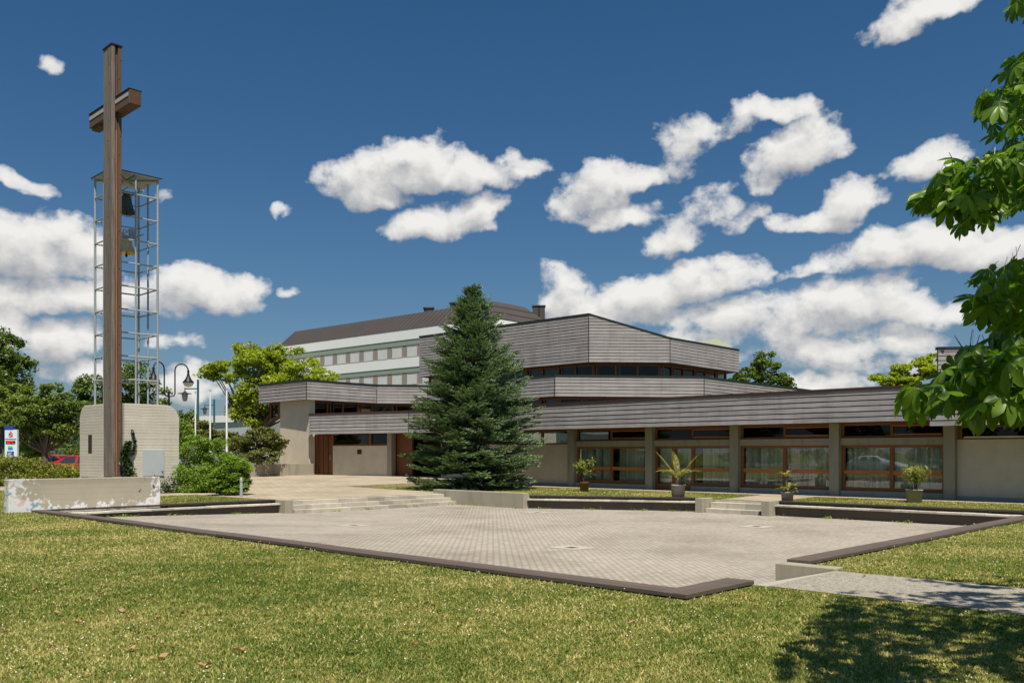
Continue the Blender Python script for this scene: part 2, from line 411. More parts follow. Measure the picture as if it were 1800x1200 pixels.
M['l_yellow'] = m_leaf('yellow_green_leaves', (.12,.16,.028), (.28,.31,.075), .35, .5, .4)
M['l_hedge'] = m_leaf('hedge_leaves', (.085,.115,.014), (.27,.265,.045), .3, .5, .5, 1.5)
M['l_bright'] = m_leaf('bright_shrub_leaves', (.085,.15,.018), (.28,.38,.055), .35, .45, .4, 1.2)
M['l_olive'] = m_leaf('olive_shrub_leaves', (.065,.080,.018), (.20,.20,.055), .22, .6, .3, 1.2)
M['l_pot'] = m_leaf('oleander_leaves', (.14,.16,.025), (.36,.36,.09), .35, .45, .3, 3)
M['l_palm'] = m_leaf('palm_leaves', (.14,.15,.025), (.38,.34,.09), .3, .45, .3, 3)
M['l_ivy'] = m_leaf('ivy_leaves', (.018,.045,.012), (.055,.10,.03), .2, .4, .2, 4)
M['l_dry'] = m_leaf('dry_leaf', (.30,.15,.07), (.55,.36,.20), .2, .8, .2, 5)
M['clover'] = m_plain('clover_white', (.66,.62,.46), .9)
M['fruit'] = m_plain('chestnut_husk', (.24,.30,.07), .7, 0, .2, 20)

# ---------------------------------------------------------------- camera, light, sky
cam = bpy.data.objects.new('camera', bpy.data.cameras.new('camera')); COL.objects.link(cam)
cam.location = (0, 0, EYE); cam.rotation_euler = (math.pi/2, 0, 0)
cam.data.sensor_width = 36; cam.data.lens = 36*F/1800; cam.data.shift_y = (HZ-600)/1800; cam.data.clip_end = 6000
scene.camera = cam
SUN = Vector((-.27*SA+.42*CA, -.27*CA-.42*SA, 1.0)).normalized()
sl = bpy.data.lights.new('sun', 'SUN'); sl.energy = 5.0; sl.angle = math.radians(.5); sl.color = (1, .93, .80)
so = bpy.data.objects.new('sun', sl); COL.objects.link(so); so.location = (0,0,40)
so.rotation_euler = SUN.to_track_quat('Z', 'Y').to_euler()
scene.view_settings.view_transform = 'Standard'; scene.view_settings.look = 'None'; scene.view_settings.exposure = .3; scene.view_settings.gamma = 1
w = bpy.data.worlds.new('World'); scene.world = w; w.use_nodes = True
wn = NT(w.node_tree); wn.n.clear()
def azel(px, py):
    u, v = (px-900)/F, (HZ-py)/F
    return math.atan2(u, 1), math.atan2(v, math.hypot(u, 1))
# clouds: (px, py, half width, half height, tilt deg, strength), fixed compass directions on the sky dome
CL = [(640,335,98,52,-6,1),(715,305,120,62,8,1.15),(830,312,125,42,8,1),(900,300,75,22,6,.7),(770,400,108,40,6,1.0),(840,375,62,50,30,.9),
 (1040,345,92,62,18,1.05),(1110,318,75,34,6,.9),(1075,385,90,34,-4,.75),(1205,270,52,68,38,.62),(1240,245,42,36,20,.55),(1365,192,82,26,-6,.72),(1300,212,62,26,30,.6),
 (1400,268,92,58,12,1.05),(1460,248,52,34,-5,.85),(1345,318,40,34,20,.7),(1190,425,62,42,10,.85),(1255,375,60,46,18,.55),(1310,388,50,26,14,.5),
 (1490,360,66,44,8,1.0),(1430,395,72,28,2,.85),(1625,292,76,34,18,.85),(1600,440,150,48,4,1.05),(1720,448,130,40,0,1.0),(1440,462,70,18,12,.6),
 (1230,505,120,50,8,1.1),(1140,525,110,48,10,1.0),(1000,525,60,62,24,.95),(1060,560,150,50,5,1.0),(1500,540,155,60,0,1.0),(1400,575,140,60,0,.9),(1600,550,120,34,-8,.8),(1300,560,130,50,5,.85),
 (1480,612,180,46,0,.7),(1450,682,90,32,0,.95),(1230,600,100,40,0,.6),(1560,640,110,30,0,.55),
 (50,455,130,70,0,1.1),(110,425,85,45,-10,1.0),(90,525,150,40,0,1.0),(0,420,80,50,0,.9),(350,510,115,55,-6,1.1),(430,508,62,30,-4,.75),(290,520,70,60,0,.9),
 (110,605,72,50,10,1.05),(0,580,60,55,0,.9),(20,318,62,20,-14,.8),(85,122,26,14,0,.5),(1605,30,78,38,14,.85),(1660,5,52,24,0,.7),
 (500,372,24,15,0,.5),(510,518,22,12,0,.5),(285,352,26,14,0,.45),(335,680,70,50,5,.85),(150,660,70,30,0,.7),(300,600,50,22,0,.45)]
def cloud_group():
    g = bpy.data.node_groups.new('cloud_density', 'ShaderNodeTree')
    g.interface.new_socket('Vector', in_out='INPUT', socket_type='NodeSocketVector')
    g.interface.new_socket('Density', in_out='OUTPUT', socket_type='NodeSocketFloat')
    g.interface.new_socket('Mask', in_out='OUTPUT', socket_type='NodeSocketFloat')
    t = NT(g); gi = t.n.new('NodeGroupInput'); go = t.n.new('NodeGroupOutput')
    q = gi.outputs[0]
    # gentle warp so outlines billow
    wv = t.n.new('ShaderNodeTexNoise'); t.l.new(q, wv.inputs['Vector']); wv.inputs['Scale'].default_value = 26; wv.inputs['Detail'].default_value = 3
    off = t.node('ShaderNodeVectorMath', _operation='SUBTRACT', i0=wv.outputs['Color'], i1=(.5,.5,.5)).outputs[0]
    off = t.node('ShaderNodeVectorMath', _operation='MULTIPLY', i0=off, i1=(.042,.030,0)).outputs[0]
    qq = t.node('ShaderNodeVectorMath', _operation='ADD', i0=q, i1=off).outputs[0]
    acc = None
    for px, py, rx, ry, tilt, st in CL:
        a, e = azel(px, py)
        mp = t.n.new('ShaderNodeMapping'); mp.vector_type = 'TEXTURE'; t.l.new(qq, mp.inputs[0])
        mp.inputs['Location'].default_value = (a, e, 0); mp.inputs['Rotation'].default_value = (0,0,math.radians(tilt))
        mp.inputs['Scale'].default_value = (rx/F*.98, ry/F*1.0, 1)
        sp = t.node('ShaderNodeSeparateXYZ', i0=mp.outputs[0])
        yy = t.math('MULTIPLY', sp.outputs[1], t.math('SUBTRACT', 1.0, t.math('MULTIPLY', t.math('LESS_THAN', sp.outputs[1], 0.0), -.55)))
        ln = t.node('ShaderNodeVectorMath', _operation='LENGTH', i0=t.node('ShaderNodeCombineXYZ', i0=sp.outputs[0], i1=yy).outputs[0]).outputs['Value']
        v = t.math('MULTIPLY', t.math('SUBTRACT', 1.0, t.math('MULTIPLY', ln, ln)), st)
        if acc is None: acc = v
        else: acc = t.math('SMOOTH_MAX', acc, v, .16)
    acc = t.math('MAXIMUM', acc, -1.0)
    n1 = t.noise(t.mapping(q, (1,1.35,1)), 20, 10, .56, .25)
    n2 = t.noise(q, 75, 6, .6)
    d = t.math('ADD', acc, t.math('ADD', t.math('MULTIPLY', t.math('SUBTRACT', n1, .5), 2.1), t.math('MULTIPLY', t.math('SUBTRACT', n2, .5), .7)))
    t.l.new(d, go.inputs[0]); t.l.new(acc, go.inputs[1])
    return g
G = cloud_group()
tc = wn.n.new('ShaderNodeTexCoord'); dv = tc.outputs['Generated']
sx = wn.node('ShaderNodeSeparateXYZ', i0=dv)
az = wn.math('ARCTAN2', sx.outputs[0], sx.outputs[1]); el = wn.math('ARCSINE', sx.outputs[2])
q0 = wn.node('ShaderNodeCombineXYZ', i0=az, i1=el).outputs[0]
g1 = wn.n.new('ShaderNodeGroup'); g1.node_tree = G; wn.l.new(q0, g1.inputs[0])
q1 = wn.node('ShaderNodeVectorMath', _operation='ADD', i0=q0, i1=(.006,.019,0)).outputs[0]
g2 = wn.n.new('ShaderNodeGroup'); g2.node_tree = G; wn.l.new(q1, g2.inputs[0])
d1, d2 = g1.outputs[0], g2.outputs[0]
alpha = wn.ramp(wn.math('MULTIPLY', wn.math('ADD', d1, .02), .9), [(.07,(0,0,0)),(.22,(.30,.30,.30)),(.42,(.80,.80,.80)),(.72,(1,1,1))])
lit = wn.math('ADD', .66, wn.math('MULTIPLY', wn.math('SUBTRACT', d1, d2), .42))
thick = wn.math('MULTIPLY', wn.math('SUBTRACT', g2.outputs[1], .35, clamp=True), .30)
lit = wn.math('SUBTRACT', lit, thick, clamp=True)
ccol = wn.ramp(lit, [(.10,(.40,.415,.44)),(.40,(.56,.565,.58)),(.66,(.80,.79,.77)),(.92,(.96,.945,.91))])
sky = wn.n.new('ShaderNodeTexSky'); sky.sky_type = 'NISHITA'; sky.sun_disc = False
sky.sun_elevation = math.asin(SUN.z); sky.sun_rotation = math.atan2(SUN.x, SUN.y)
sky.air_density = 1.0; sky.dust_density = 1.6; sky.ozone_density = 3.0
SKYTINT = (.35, .735, .97)
scol = wn.mix(1.0, sky.outputs[0], SKYTINT, 'MULTIPLY')
hz_ = wn.math('MULTIPLY', wn.math('POWER', 2.71828, wn.math('MULTIPLY', wn.math('MAXIMUM', el, 0.0), -10.0)), .70)
scol = wn.mix(hz_, scol, (5.6,6.1,6.8))
b1 = wn.node('ShaderNodeBackground', Strength=.06); wn.l.new(scol, b1.inputs[0])
b2 = wn.node('ShaderNodeBackground', Strength=.74); wn.l.new(ccol, b2.inputs[0])
mxw = wn.node('ShaderNodeMixShader', i0=alpha, i1=b1.outputs[0], i2=b2.outputs[0])
wo = wn.n.new('ShaderNodeOutputWorld'); wn.l.new(mxw.outputs[0], wo.inputs[0])

# ---------------------------------------------------------------- ground and paving
def zfloor(a): return -.17-.25*min(1, max(0, (a-8.6)/8.5))
PLZ = [(8.7,5.6),(10.1,5.6),(10.1,5.25),(12.2,5.25),(12.2,5.98),(27.45,5.98),(27.45,16.7),(24.3,22.9),(24.3,27.2),(16.2,27.2),(16.2,26.85),(8.7,26.85)]     # plaza outline in A,B
def ground():
    import bmesh
    bm = bmesh.new()
    R = 2500
    outer = [(-R,-R),(R,-R),(R,R),(-R,R)]
    ev = [bm.verts.new((x,y,0)) for x, y in outer]; hv = [bm.verts.new(P(a,b,0)) for a, b in PLZ]
    ed = [bm.edges.new((ev[i],ev[(i+1)%4])) for i in range(4)]+[bm.edges.new((hv[i],hv[(i+1)%len(hv)])) for i in range(len(hv))]
    bmesh.ops.triangle_fill(bm, use_beauty=True, edges=ed, normal=(0,0,1))
    for f in bm.faces:
        if f.normal.z < 0: f.normal_flip()
    me = bpy.data.meshes.new('ground'); bm.to_mesh(me); bm.free()
    tag(link('lawn', me, M['lawn']), kind='structure')
ground()
mb = MB(); sA = [8.4,10,12,14,16,17.1,27.6]
for i in range(6):
    a0, a1 = sA[i], sA[i+1]
    mb.poly([P(a0,5.3,zfloor(a0)),P(a1,5.3,zfloor(a1)),P(a1,27.0,zfloor(a1)),P(a0,27.0,zfloor(a0))])
tag(mb.build('plaza', M['pavers']), kind='structure')
mb = MB()
def zt(y): t = min(1, max(0, (y-36)/17)); return .006+.29*t*t*(3-2*t)
TA = [12.5,14,16,16.6,18,20,22,24,24.6,26,28,30,32,34]; TB = [27.0,28,29,30,31,32,33,34.2,36,38,40,42,44,46,48,50,53,56,60]
for i in range(len(TA)-1):
    for j in range(len(TB)-1):
        a0,a1,b0,b1 = TA[i],TA[i+1],TB[j],TB[j+1]
        if a0 >= 24.6 and b1 <= 34.2: continue
        if a1 <= 16.6 and b0 < 33: continue
        q = [P(a,b,zt(P(a,b)[1])) for a, b in ((a0,b0),(a1,b0),(a1,b1),(a0,b1))]
        mb.poly(q)
        for k_ in range(4):
            u_, v_ = q[k_], q[(k_+1)%4]; mb.poly([(u_[0],u_[1],-.05),(v_[0],v_[1],-.05),v_,u_])
tag(mb.build('terrace', M['terrace']), kind='structure')
mb = MB(); mb.poly([P(31.7,34.2,.008),P(31.7,-12,.008),P(33.4,-12,.008),P(33.4,34.2,.008)])
mb.poly([P(27.7,16.3,.008),P(27.7,14.3,.008),P(31.7,14.6,.008),P(31.7,16.8,.008)])
tag(mb.build('pavement', M['terrace']), kind='structure')
mb = MB(); x = 5.2
mb.poly([P(10.1,5.25,.006),P(10.1,-16,.006),P(12.05,-16,.006),P(12.05,5.25,.006)])
tag(mb.build('path', M['path']), kind='structure')
mb = MB(); mb.hexa([P(10.1,6.3,-.5),P(12.05,6.3,-.5),P(12.05,5.25,-.5),P(10.1,5.25,-.5),P(10.1,6.3,zfloor(10)+.004),P(12.05,6.3,zfloor(12)+.004),P(12.05,5.25,.012),P(10.1,5.25,.012)])
tag(mb.build('ramp', M['slab']), kind='structure')
mb = MB(); mb.poly([(-60,40,.012),(-19,49,.012),(-18,62,.012),(-20,100,.012),(-90,100,.012)])
tag(mb.build('parking_area', M['asphalt']), kind='structure')
mb = MB(); n = 60; vs = []; fs = []
for i in range(n+1):
    x = -2200+4000*i/n; h = 62+16*math.sin(i*.5)+10*math.sin(i*1.3+1)
    vs += [(x,1900,-5),(x,1960,h*.75),(x,2100,h)]
for i in range(n):
    for k in range(2): fs.append((3*i+k,3*i+3+k,3*i+4+k,3*i+1+k))
mb.add(vs, fs, 0, True); tag(mb.build('hills', M['hill']), kind='structure')

# ---------------------------------------------------------------- kerbs round the plaza
def front_kerb(label, a0, a1, b0, b1, along):
    t = thing('timber_kerb', label, 'kerb', P((a0+a1)/2,(b0+b1)/2,0), 'timber topped kerbs edging the paved square')
    w_ = MB()
    w_.abbox(a0+.07,a1-.03,b0+(.07 if along=='b' else .07),b1-.07,-.45,.015)
    w_.build('kerb_wall', M['wallface'], t)
    # plank boards of ~3.4 m butted end to end
    if along == 'b':
        L = b1-b0; k = max(1, round(L/3.4)); 
        for i in range(k):
            m = MB(); e0 = b0+L*i/k; e1 = b0+L*(i+1)/k-.018; dz = random.uniform(-.004,.004)
            m.abbox(a0,(a0+a1)/2-.003,e0,e1,.02+dz*2,.072+dz*2); m.abbox((a0+a1)/2+.003,a1,e0,e1,.022+dz,.071+dz)
            m.build('plank', M['plank'], t, bevel=.006)
    else:
        L = a1-a0; k = max(1, round(L/3.4))
        for i in range(k):
            m = MB(); e0 = a0+L*i/k; e1 = a0+L*(i+1)/k-.018; dz = random.uniform(-.004,.004)
            m.abbox(e0,e1,b0,(b0+b1)/2-.003,.02+dz,.072+dz); m.abbox(e0,e1,(b0+b1)/2+.003,b1,.022+dz,.071+dz)
            m.build('plank', M['plank'], t, bevel=.006)
front_kerb('long brown timber topped kerb running along the front lawn', 8.50, 8.86, 5.805, 26.4, 'b')
front_kerb('short brown timber kerb at the nearest corner of the square', 8.50, 10.05, 5.43, 5.80, 'a')
front_kerb('brown timber topped kerb rising to the right beside the gravel path', 12.36, 25.9, 5.80, 6.16, 'a')
t = MB(); t.abbox(12.08,12.35,5.3,6.2,-.4,.03)
tag(t.build('concrete_block', M['conc'], None, P(12.2,5.7,0), .012), 'low concrete end block standing beside the gravel path opening', 'block')
t = MB(); t.abbox(25.92,26.25,5.75,6.2,-.4,.06)
tag(t.build('concrete_post', M['conc'], None, P(26.1,6,0), .012), 'small concrete corner post at the far right end of the square', 'post')
def back_kerb(label, p0, p1, blk=.62):
    """wall with stone cap and a plank behind; plaza lies on the right of p0->p1, so left normal points outward"""
    t = thing('bench_kerb', label, 'kerb', (p0[0],p0[1],0), 'low stone capped kerbs along the back of the square')
    L = (Vector(p1)-Vector(p0)).length; d = (Vector(p1)-Vector(p0)).normalized()
    m = MB(); m.seg(p0,p1,.13,.42,-.6,-.125); m.seg(p0,p1,.42,.62,-.6,-.006); m.build('kerb_wall', M['wallface'], t)
    m = MB(); k = int(L/blk)
    for i in range(k):
        q0 = Vector(p0)+d*(L*i/k); q1 = Vector(p0)+d*(L*(i+1)/k-.008); dz = random.uniform(-.006,.006)
        m.seg(q0,q1,0+random.uniform(-.008,.008),.40,-.12,-.062+dz)
    m.build('cap_stones', M['cap'], t, bevel=.006)
    m = MB(); k = max(1, round(L/3.0))
    for i in range(k):
        q0 = Vector(p0)+d*(L*i/k); q1 = Vector(p0)+d*(L*(i+1)/k-.01)
        m.seg(q0,q1,.30,.62,.0,.05)
    m.build('plank', M['plank_dark'], t, bevel=.006)
    m = MB(); k = max(2, round(L/1.3))
    for i in range(k+1):
        q0 = Vector(p0)+d*(min(L-.1, L*i/k)); m.seg(q0,q0+d*.09,.34,.58,-.12,0)
    m.build('bracket', M['plank_dark'], t)
xy = lambda a, b: P(a, b)[:2]
back_kerb('stone capped kerb with dark plank in front of the painted wall', xy(16.3,26.4)[::1], xy(8.6,26.4)) if False else None
# walk the back edge so that the outside is on the left of the direction of travel
back_kerb('stone capped kerb below the painted concrete wall and the shrubs', xy(16.35,26.35), xy(8.55,26.35)) if False else None
def bk(label, pa, pb):
    p0, p1 = Vector(xy(*pa)), Vector(xy(*pb)); c = Vector(xy(17,16)); d = (p1-p0); nrm = Vector((-d.y,d.x))
    if (c-p0).dot(nrm) > 0: p0, p1 = p1, p0
    back_kerb(label, tuple(p0), tuple(p1))
bk('stone capped kerb running below the painted concrete wall and shrubs', (16.3,26.4),(8.75,26.4))
bk('stone capped kerb in front of the two leftmost potted plants', (24.15,22.3),(26.95,16.75))
bk('stone capped kerb in front of the two rightmost potted plants', (26.95,13.95),(26.95,-4))
# steps and flanking walls
t = thing('entrance_steps', 'wide flight of three stone steps between low concrete walls', 'steps', P(20,26.7,0))
for k in range(3):
    m = MB(); z1 = -.01-.14*k; L = 7.35; nb = 10
    cuts = [0]+sorted(random.uniform(.04,.96) for _ in range(nb))+[1]; cuts = [i/nb+ (random.uniform(-.02,.02) if 0<i<nb else 0) for i in range(nb+1)]
    b1 = 27.0-.33*k
    for i in range(nb):
        m.abbox(16.62+(L+.28*k)*cuts[i]+.004,16.62+(L+.28*k)*cuts[i+1]-.004,b1-.33,(27.0 if k==0 else b1+.02),z1-.14-.02*(k==2),z1-(.0 if k==0 else 0)+random.uniform(-.004,.004))
    m.build('step', M['step'], t, bevel=.01)
t = MB(); t.abbox(16.3,16.6,26.1,27.9,-.6,.05)
tag(t.build('concrete_pier', M['conc'], None, P(16.45,27,0), .015), 'short concrete pier at the left end of the wide steps', 'pier')
t = MB(); t.abbox(24.02,24.32,22.35,27.4,-.6,.15)
tag(t.build('retaining_wall', M['conc'], None, P(24.2,25,0), .015), 'low board marked concrete wall in front of the big spruce', 'wall')
t = thing('garden_steps', 'two small stone steps between the low stone capped kerbs', 'steps', P(27.1,15.3,0))
for k in range(2):
    m = MB()
    for i in range(3): m.abbox(26.75+.32*k,27.1+.32*k+(.6 if k else 0),14.3+.68*i,14.97+.68*i,-.6,-.27+.2*k)
    if k: m.abbox(27.42,28.1,14.0,16.75,-.6,-.004)
    m.build('step', M['step'], t, bevel=.01)
for bb, lb in ((16.5,'concrete pier at the left side of the two small garden steps'),(14.0,'concrete pier at the right side of the two small garden steps')):
    m = MB(); m.abbox(26.62,27.3,bb-.14,bb+.16,-.6,.07); tag(m.build('concrete_pier', M['conc'], None, P(26.9,bb,0), .012), lb, 'pier')
# drains in the paving
for (px, py), lb in zip(((622,923),(1005,962),(1330,925),(945,900)),
        ('square drain in pale concrete nearest the wide steps','largest square drain in front, middle of the paved square','square drain in pale concrete on the right half of the square','faint square drain farthest back on the paved square')):
    D = (EYE+.33)*F/(py-HZ); D = (EYE-zfloor(AB((px-900)/F*D, D)[0]))*F/(py-HZ); X = (px-900)/F*D; a, b = AB(X, D); zz = zfloor(a)
    zl = lambda aa: zfloor(aa)
    t = thing('drain', lb, 'drain', (X,D,zz), 'square drains sunk in the paving')
    s_ = .40; m = MB()
    rects = [(-s_,s_,-s_,-.12),(-s_,s_,.12,s_),(-s_,-.12,-.12,.12),(.12,s_,-.12,.12)]
    for r in rects: m.poly([P(a+i,b+j,zl(a+i)+.006) for i, j in ((r[0],r[2]),(r[1],r[2]),(r[1],r[3]),(r[0],r[3]))])
    m.build('surround', M['slab'], t)
    m = MB(); m.poly([P(a+i,b+j,zl(a+i)+.003) for i, j in ((-.12,-.12),(.12,-.12),(.12,.12),(-.12,.12))]); m.build('grate', M['dark_brown'], t)
    m = MB()
    for i in range(5): m.abbox(a-.115,a+.115,b-.105+.05*i,b-.09+.05*i,zz+.0,zz+.004)
    m.build('grate_bars', M['plank_dark'], t)

# ---------------------------------------------------------------- the church
CH = thing('parish_church', 'low modern church with stepped dark timber fascias and a long window front', 'church', (0,45,0))
def fascia(name, pts, zb, zt_, material, cap, parent, bh=.19, lap=.012, thick=.25):
    """lapped boards along a polyline of (x,y); zb/zt_ numbers or lists. outside = right of travel"""
    n = len(pts); zbl = zb if isinstance(zb, list) else [zb]*n; ztl = zt_ if isinstance(zt_, list) else [zt_]*n
    m = MB(); cp = MB()
    for i in range(n-1):
        p0 = Vector(pts[i]); p1 = Vector(pts[i+1]); d = p1-p0; L = d.length; d = d/L; nr = Vector((d.y,-d.x))
        zb0, t0, t1 = zbl[i], ztl[i], ztl[i+1]
        nbd = int(math.ceil((max(t0,t1)-zb0)/bh-1e-6)); h = bh
        for k in range(nbd):
            z0 = zb0+k*h; z1 = z0+h
            s = 0; cuts = [0]; s = random.uniform(1.5,4.5)
            while s < L-.8: cuts.append(s); s += random.uniform(3.0,5.0)
            cuts.append(L)
            for c0, c1 in zip(cuts[:-1], cuts[1:]):
                poly = [(c0,z0),(c1,z0),(c1,z1-.032),(c0,z1-.032)]
                out = []
                top = lambda sz: (t0+(t1-t0)*sz[0]/L)-sz[1]
                for a_, b_ in zip(poly, poly[1:]+poly[:1]):
                    fa, fb = top(a_), top(b_)
                    if fa >= 0: out.append(a_)
                    if (fa >= 0) != (fb >= 0):
                        r = fa/(fa-fb); out.append((a_[0]+(b_[0]-a_[0])*r, a_[1]+(b_[1]-a_[1])*r))
                if len(out) < 3: continue
                jit = random.uniform(0,.004)
                vs = []
                for s_, z_ in out:
                    o = (lap+jit)*(1-(z_-z0)/h); q = p0+d*s_+nr*o; vs.append((q.x,q.y,z_))
                m.add(vs, [list(range(len(vs)))])
                q0 = p0+d*c0; q1 = p0+d*c1
                if abs(out[0][1]-z0) < 1e-6 and len(out) >= 3:
                    e0 = p0+d*out[0][0]; e1 = p0+d*out[1][0]
                    m.add([(e0.x,e0.y,z0+.0005),(e1.x,e1.y,z0+.0005),(e1.x+nr.x*(lap+jit),e1.y+nr.y*(lap+jit),z0),(e0.x+nr.x*(lap+jit),e0.y+nr.y*(lap+jit),z0)], [(0,1,2,3)])
        # coping
        q = [p0+nr*.035, p1+nr*.035, p1-nr*.3, p0-nr*.3]
        zz = [t0,t1,t1,t0]
        cp.hexa([(v.x,v.y,z-.05) for v, z in zip(q,zz)]+[(v.x,v.y,z+.06) for v, z in zip(q,zz)])
        # backing and lower lip
        e_ = d*.05; bq = [p0+e_-nr*.02, p1-e_-nr*.02]; iq = [p0+d*.3-nr*thick, p1-d*.3-nr*thick]
        m.hexa([(bq[0].x,bq[0].y,zb0+.004),(bq[1].x,bq[1].y,zb0+.004),(iq[1].x,iq[1].y,zb0+.004),(iq[0].x,iq[0].y,zb0+.004),
                (bq[0].x,bq[0].y,t0-.06),(bq[1].x,bq[1].y,t1-.06),(iq[1].x,iq[1].y,t1-.06),(iq[0].x,iq[0].y,t0-.06)], 1)
        # thin dark joint strip where two facets meet
        if i > 0:
            cp.prism([(p0.x+.026*math.cos(q_*math.pi/4), p0.y+.026*math.sin(q_*math.pi/4)) for q_ in range(8)], zb0+.002, t0-.05)
    f = m.build(name, [material, M['plank_dark']], parent); cp.build('coping', cap, f)
    return f
def slab(name, pts, z0, z1, material, parent): m = MB(); m.prism(pts, z0, z1); return m.build(name, material, parent)
def off(pts, d):
    """offset an open polyline to its left by d"""
    out = []
    for i, p in enumerate(pts):
        ns = []
        for j in (i-1, i):
            if 0 <= j < len(pts)-1:
                v = (Vector(pts[j+1])-Vector(pts[j])).normalized(); ns.append(Vector((-v.y,v.x)))
        nn = sum(ns, Vector((0,0))); nn.normalize(); k = 1/max(.3, nn.dot(ns[0]))
        out.append(tuple(Vector(p)+nn*d*k))
    return out
A_F, A_W = 31.72, 33.0
# lower tier, from the far left entrance canopy to the right end (travelling left to right, outside on the right)
LOW = [(-12.25,53.5),(-5.75,49.35),xy(A_F,10.55)]
low = fascia('lower_fascia', LOW, 2.75, 3.93, M['clad_low'], M['coping_brown'], CH, .196)
LOWR = [xy(A_F-.14,10.55),xy(A_F-.14,-14)]
lowr = fascia('lower_fascia', LOWR, 2.55, 3.93, M['clad_low'], M['coping_brown'], CH, .196)
slab('soffit', [LOW[0],LOW[1],LOW[2],xy(38,10.55),xy(38,28),(-2,56),(-10,58)], 2.76, 2.80, M['soffit'], CH)
slab('soffit', [LOWR[0],LOWR[1],xy(38,-14),xy(38,10.52)], 2.60, 2.64, M['soffit'], CH)
lowroof = [xy(A_F+.2,-14),xy(A_F+.2,10),tuple(Vector(LOW[1])+Vector((.15,.25))),tuple(Vector(LOW[0])+Vector((.2,.2))),(-10,60),(0,60),xy(46,20),xy(46,-14)]
slab('roof', lowroof[::-1], 3.70, 3.80, M['roofflat'], CH)
# middle tier
MID = [(-16.4,57.5),(-12.38,53.45),(-8.77,57.5),(-5.5,57.9),(2.42,50.3),(11.1,51.3),(21.2,62.6)]
mid = fascia('middle_fascia', MID, 4.84, 6.0, M['clad'], M['coping'], CH, .193)
inn = off(MID, .02)
slab('roof', [(v[0],v[1]) for v in off(MID,.28)]+[(14,74),(-4,76),(-12,66)], 5.7, 5.8, M['roofflat'], CH)
slab('soffit', MID+[(14,72),(-4,74),(-12,64)], 4.86, 4.9, M['soffit'], CH)
# upper tier
UP = [(-7.13,68.2),(4.93,57.0),(10.2,57.3),(16.45,64.3)]
up = fascia('upper_fascia', UP, 7.46, [10.53,10.53,9.03,9.07], M['clad'], M['coping'], CH, .20)
slab('soffit', UP+[(12,76),(-2,78)], 7.48, 7.52, M['soffit'], CH)
m = MB()
zz = [10.35,10.35,8.85,8.9,8.9,10.3]; pp = off(UP,.28)+[(12,76),(-2,78)]
m.add([(p[0],p[1],z) for p, z in zip(pp,zz)], [list(range(6))])
m.build('roof', M['roofflat'], CH)
fascia('upper_fascia', [(-2,78),(-7.13,68.2)], 7.46, [10.53,10.53], M['clad'], M['coping'], CH, .20)
fascia('upper_fascia', [(16.45,64.3),(12,76)], 7.46, [9.07,9.07], M['clad'], M['coping'], CH, .20)
# copper skylight seen over the upper edge
m = MB(); ap = (15.2,65.8,EYE+(HZ-594.5)/F*65.8)
bs = [(12.3,60.3,9.12),(16.2,64.45,9.12),(14.2,70.5,9.12),(10.5,67,9.12)]
m.add(bs+[ap], [(0,1,4),(1,2,4),(2,3,4),(3,0,4),(3,2,1,0)])
m.build('copper_skylight', M['copper'], CH)
# clerestory walls: timber posts and dark glass under each tier
def clerestory(pts, z0, z1, setback, step, name='clerestory'):
    pl = off(pts, setback)
    m = MB(); g = MB(); bk_ = MB()
    for i in range(len(pl)-1):
        p0, p1 = Vector(pl[i]), Vector(pl[i+1]); L = (p1-p0).length; d = (p1-p0)/L
        k = max(1, round(L/step))
        for j in range(k+1):
            q = p0+d*(L*j/k)
            m.seg(q-d*.06, q+d*.06, -.08, .08, z0, z1)
            if j % 2 == 1: m.seg(q+d*.22, q+d*.30, -.05, .05, z0, z1)
        m.seg(p0+d*.05, p1-d*.05, -.04, .05, z0, z0+.14); m.seg(p0+d*.05, p1-d*.05, -.04, .05, z1-.12, z1)
        g.seg(p0, p1, .0, .012, z0+.1, z1-.08)
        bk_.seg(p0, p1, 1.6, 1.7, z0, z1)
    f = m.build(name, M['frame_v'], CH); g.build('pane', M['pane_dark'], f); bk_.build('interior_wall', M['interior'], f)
clerestory(UP, 5.8, 7.46, 1.1, 1.5)
clerestory(MID, 3.8, 4.84, .9, 1.35)
# left wall block with its lit return
WB = [xy(30.6,49.6),xy(30.6,46.36),xy(31.02,46.36),xy(31.02,49.6)]
m = MB(); m.prism(WB[::-1], 0, 4.86); m.build('wall', M['stucco'], CH)
m = MB(); m.abbox(30.7,31.6,49.66,50.0,3.8,4.85); m.build('timber_post', M['frame_v'], CH)
# entrance under the left canopy
e0, e1 = Vector((-11.75,54.25)), Vector((-5.1,50.3)); ed = (e1-e0).normalized(); en = Vector((-ed.y,ed.x))
def ept(px):   # ground point on the entrance line for a photo column
    u = (px-900)/F; s = (u*e0.y-e0.x)/(ed.x-u*ed.y); return e0+ed*s
d0, d1 = ept(555), ept(585)
m = MB(); k = 7
for i in range(k):
    q0 = d0+(d1-d0)*(i/k); q1 = d0+(d1-d0)*((i+1)/k); m.seg(q0+ed*.012, q1-ed*.012, .02+.03*(i%2), .1, .28, 2.76)
m.seg(ept(543), d0-ed*.01, .03, .4, .05, 2.76)
dr = m.build('door', M['frame_v'], CH)
m = MB(); m.seg(d1-ed*.20, d1-ed*.16, -.05, .02, 1.2, 1.5); m.build('handle', M['galv'], dr)
w0, w1 = ept(587), ept(686)
m = MB(); m.seg(w0,w1,-.10,.12,.1,2.05); m.build('wall', M['stucco_pale'], CH)
m = MB(); q = ept(634); m.seg(q-ed*.16,q+ed*.16,-.125,-.10,1.55,1.82); m.build('plaque', M['dark_brown'], CH)
m = MB()
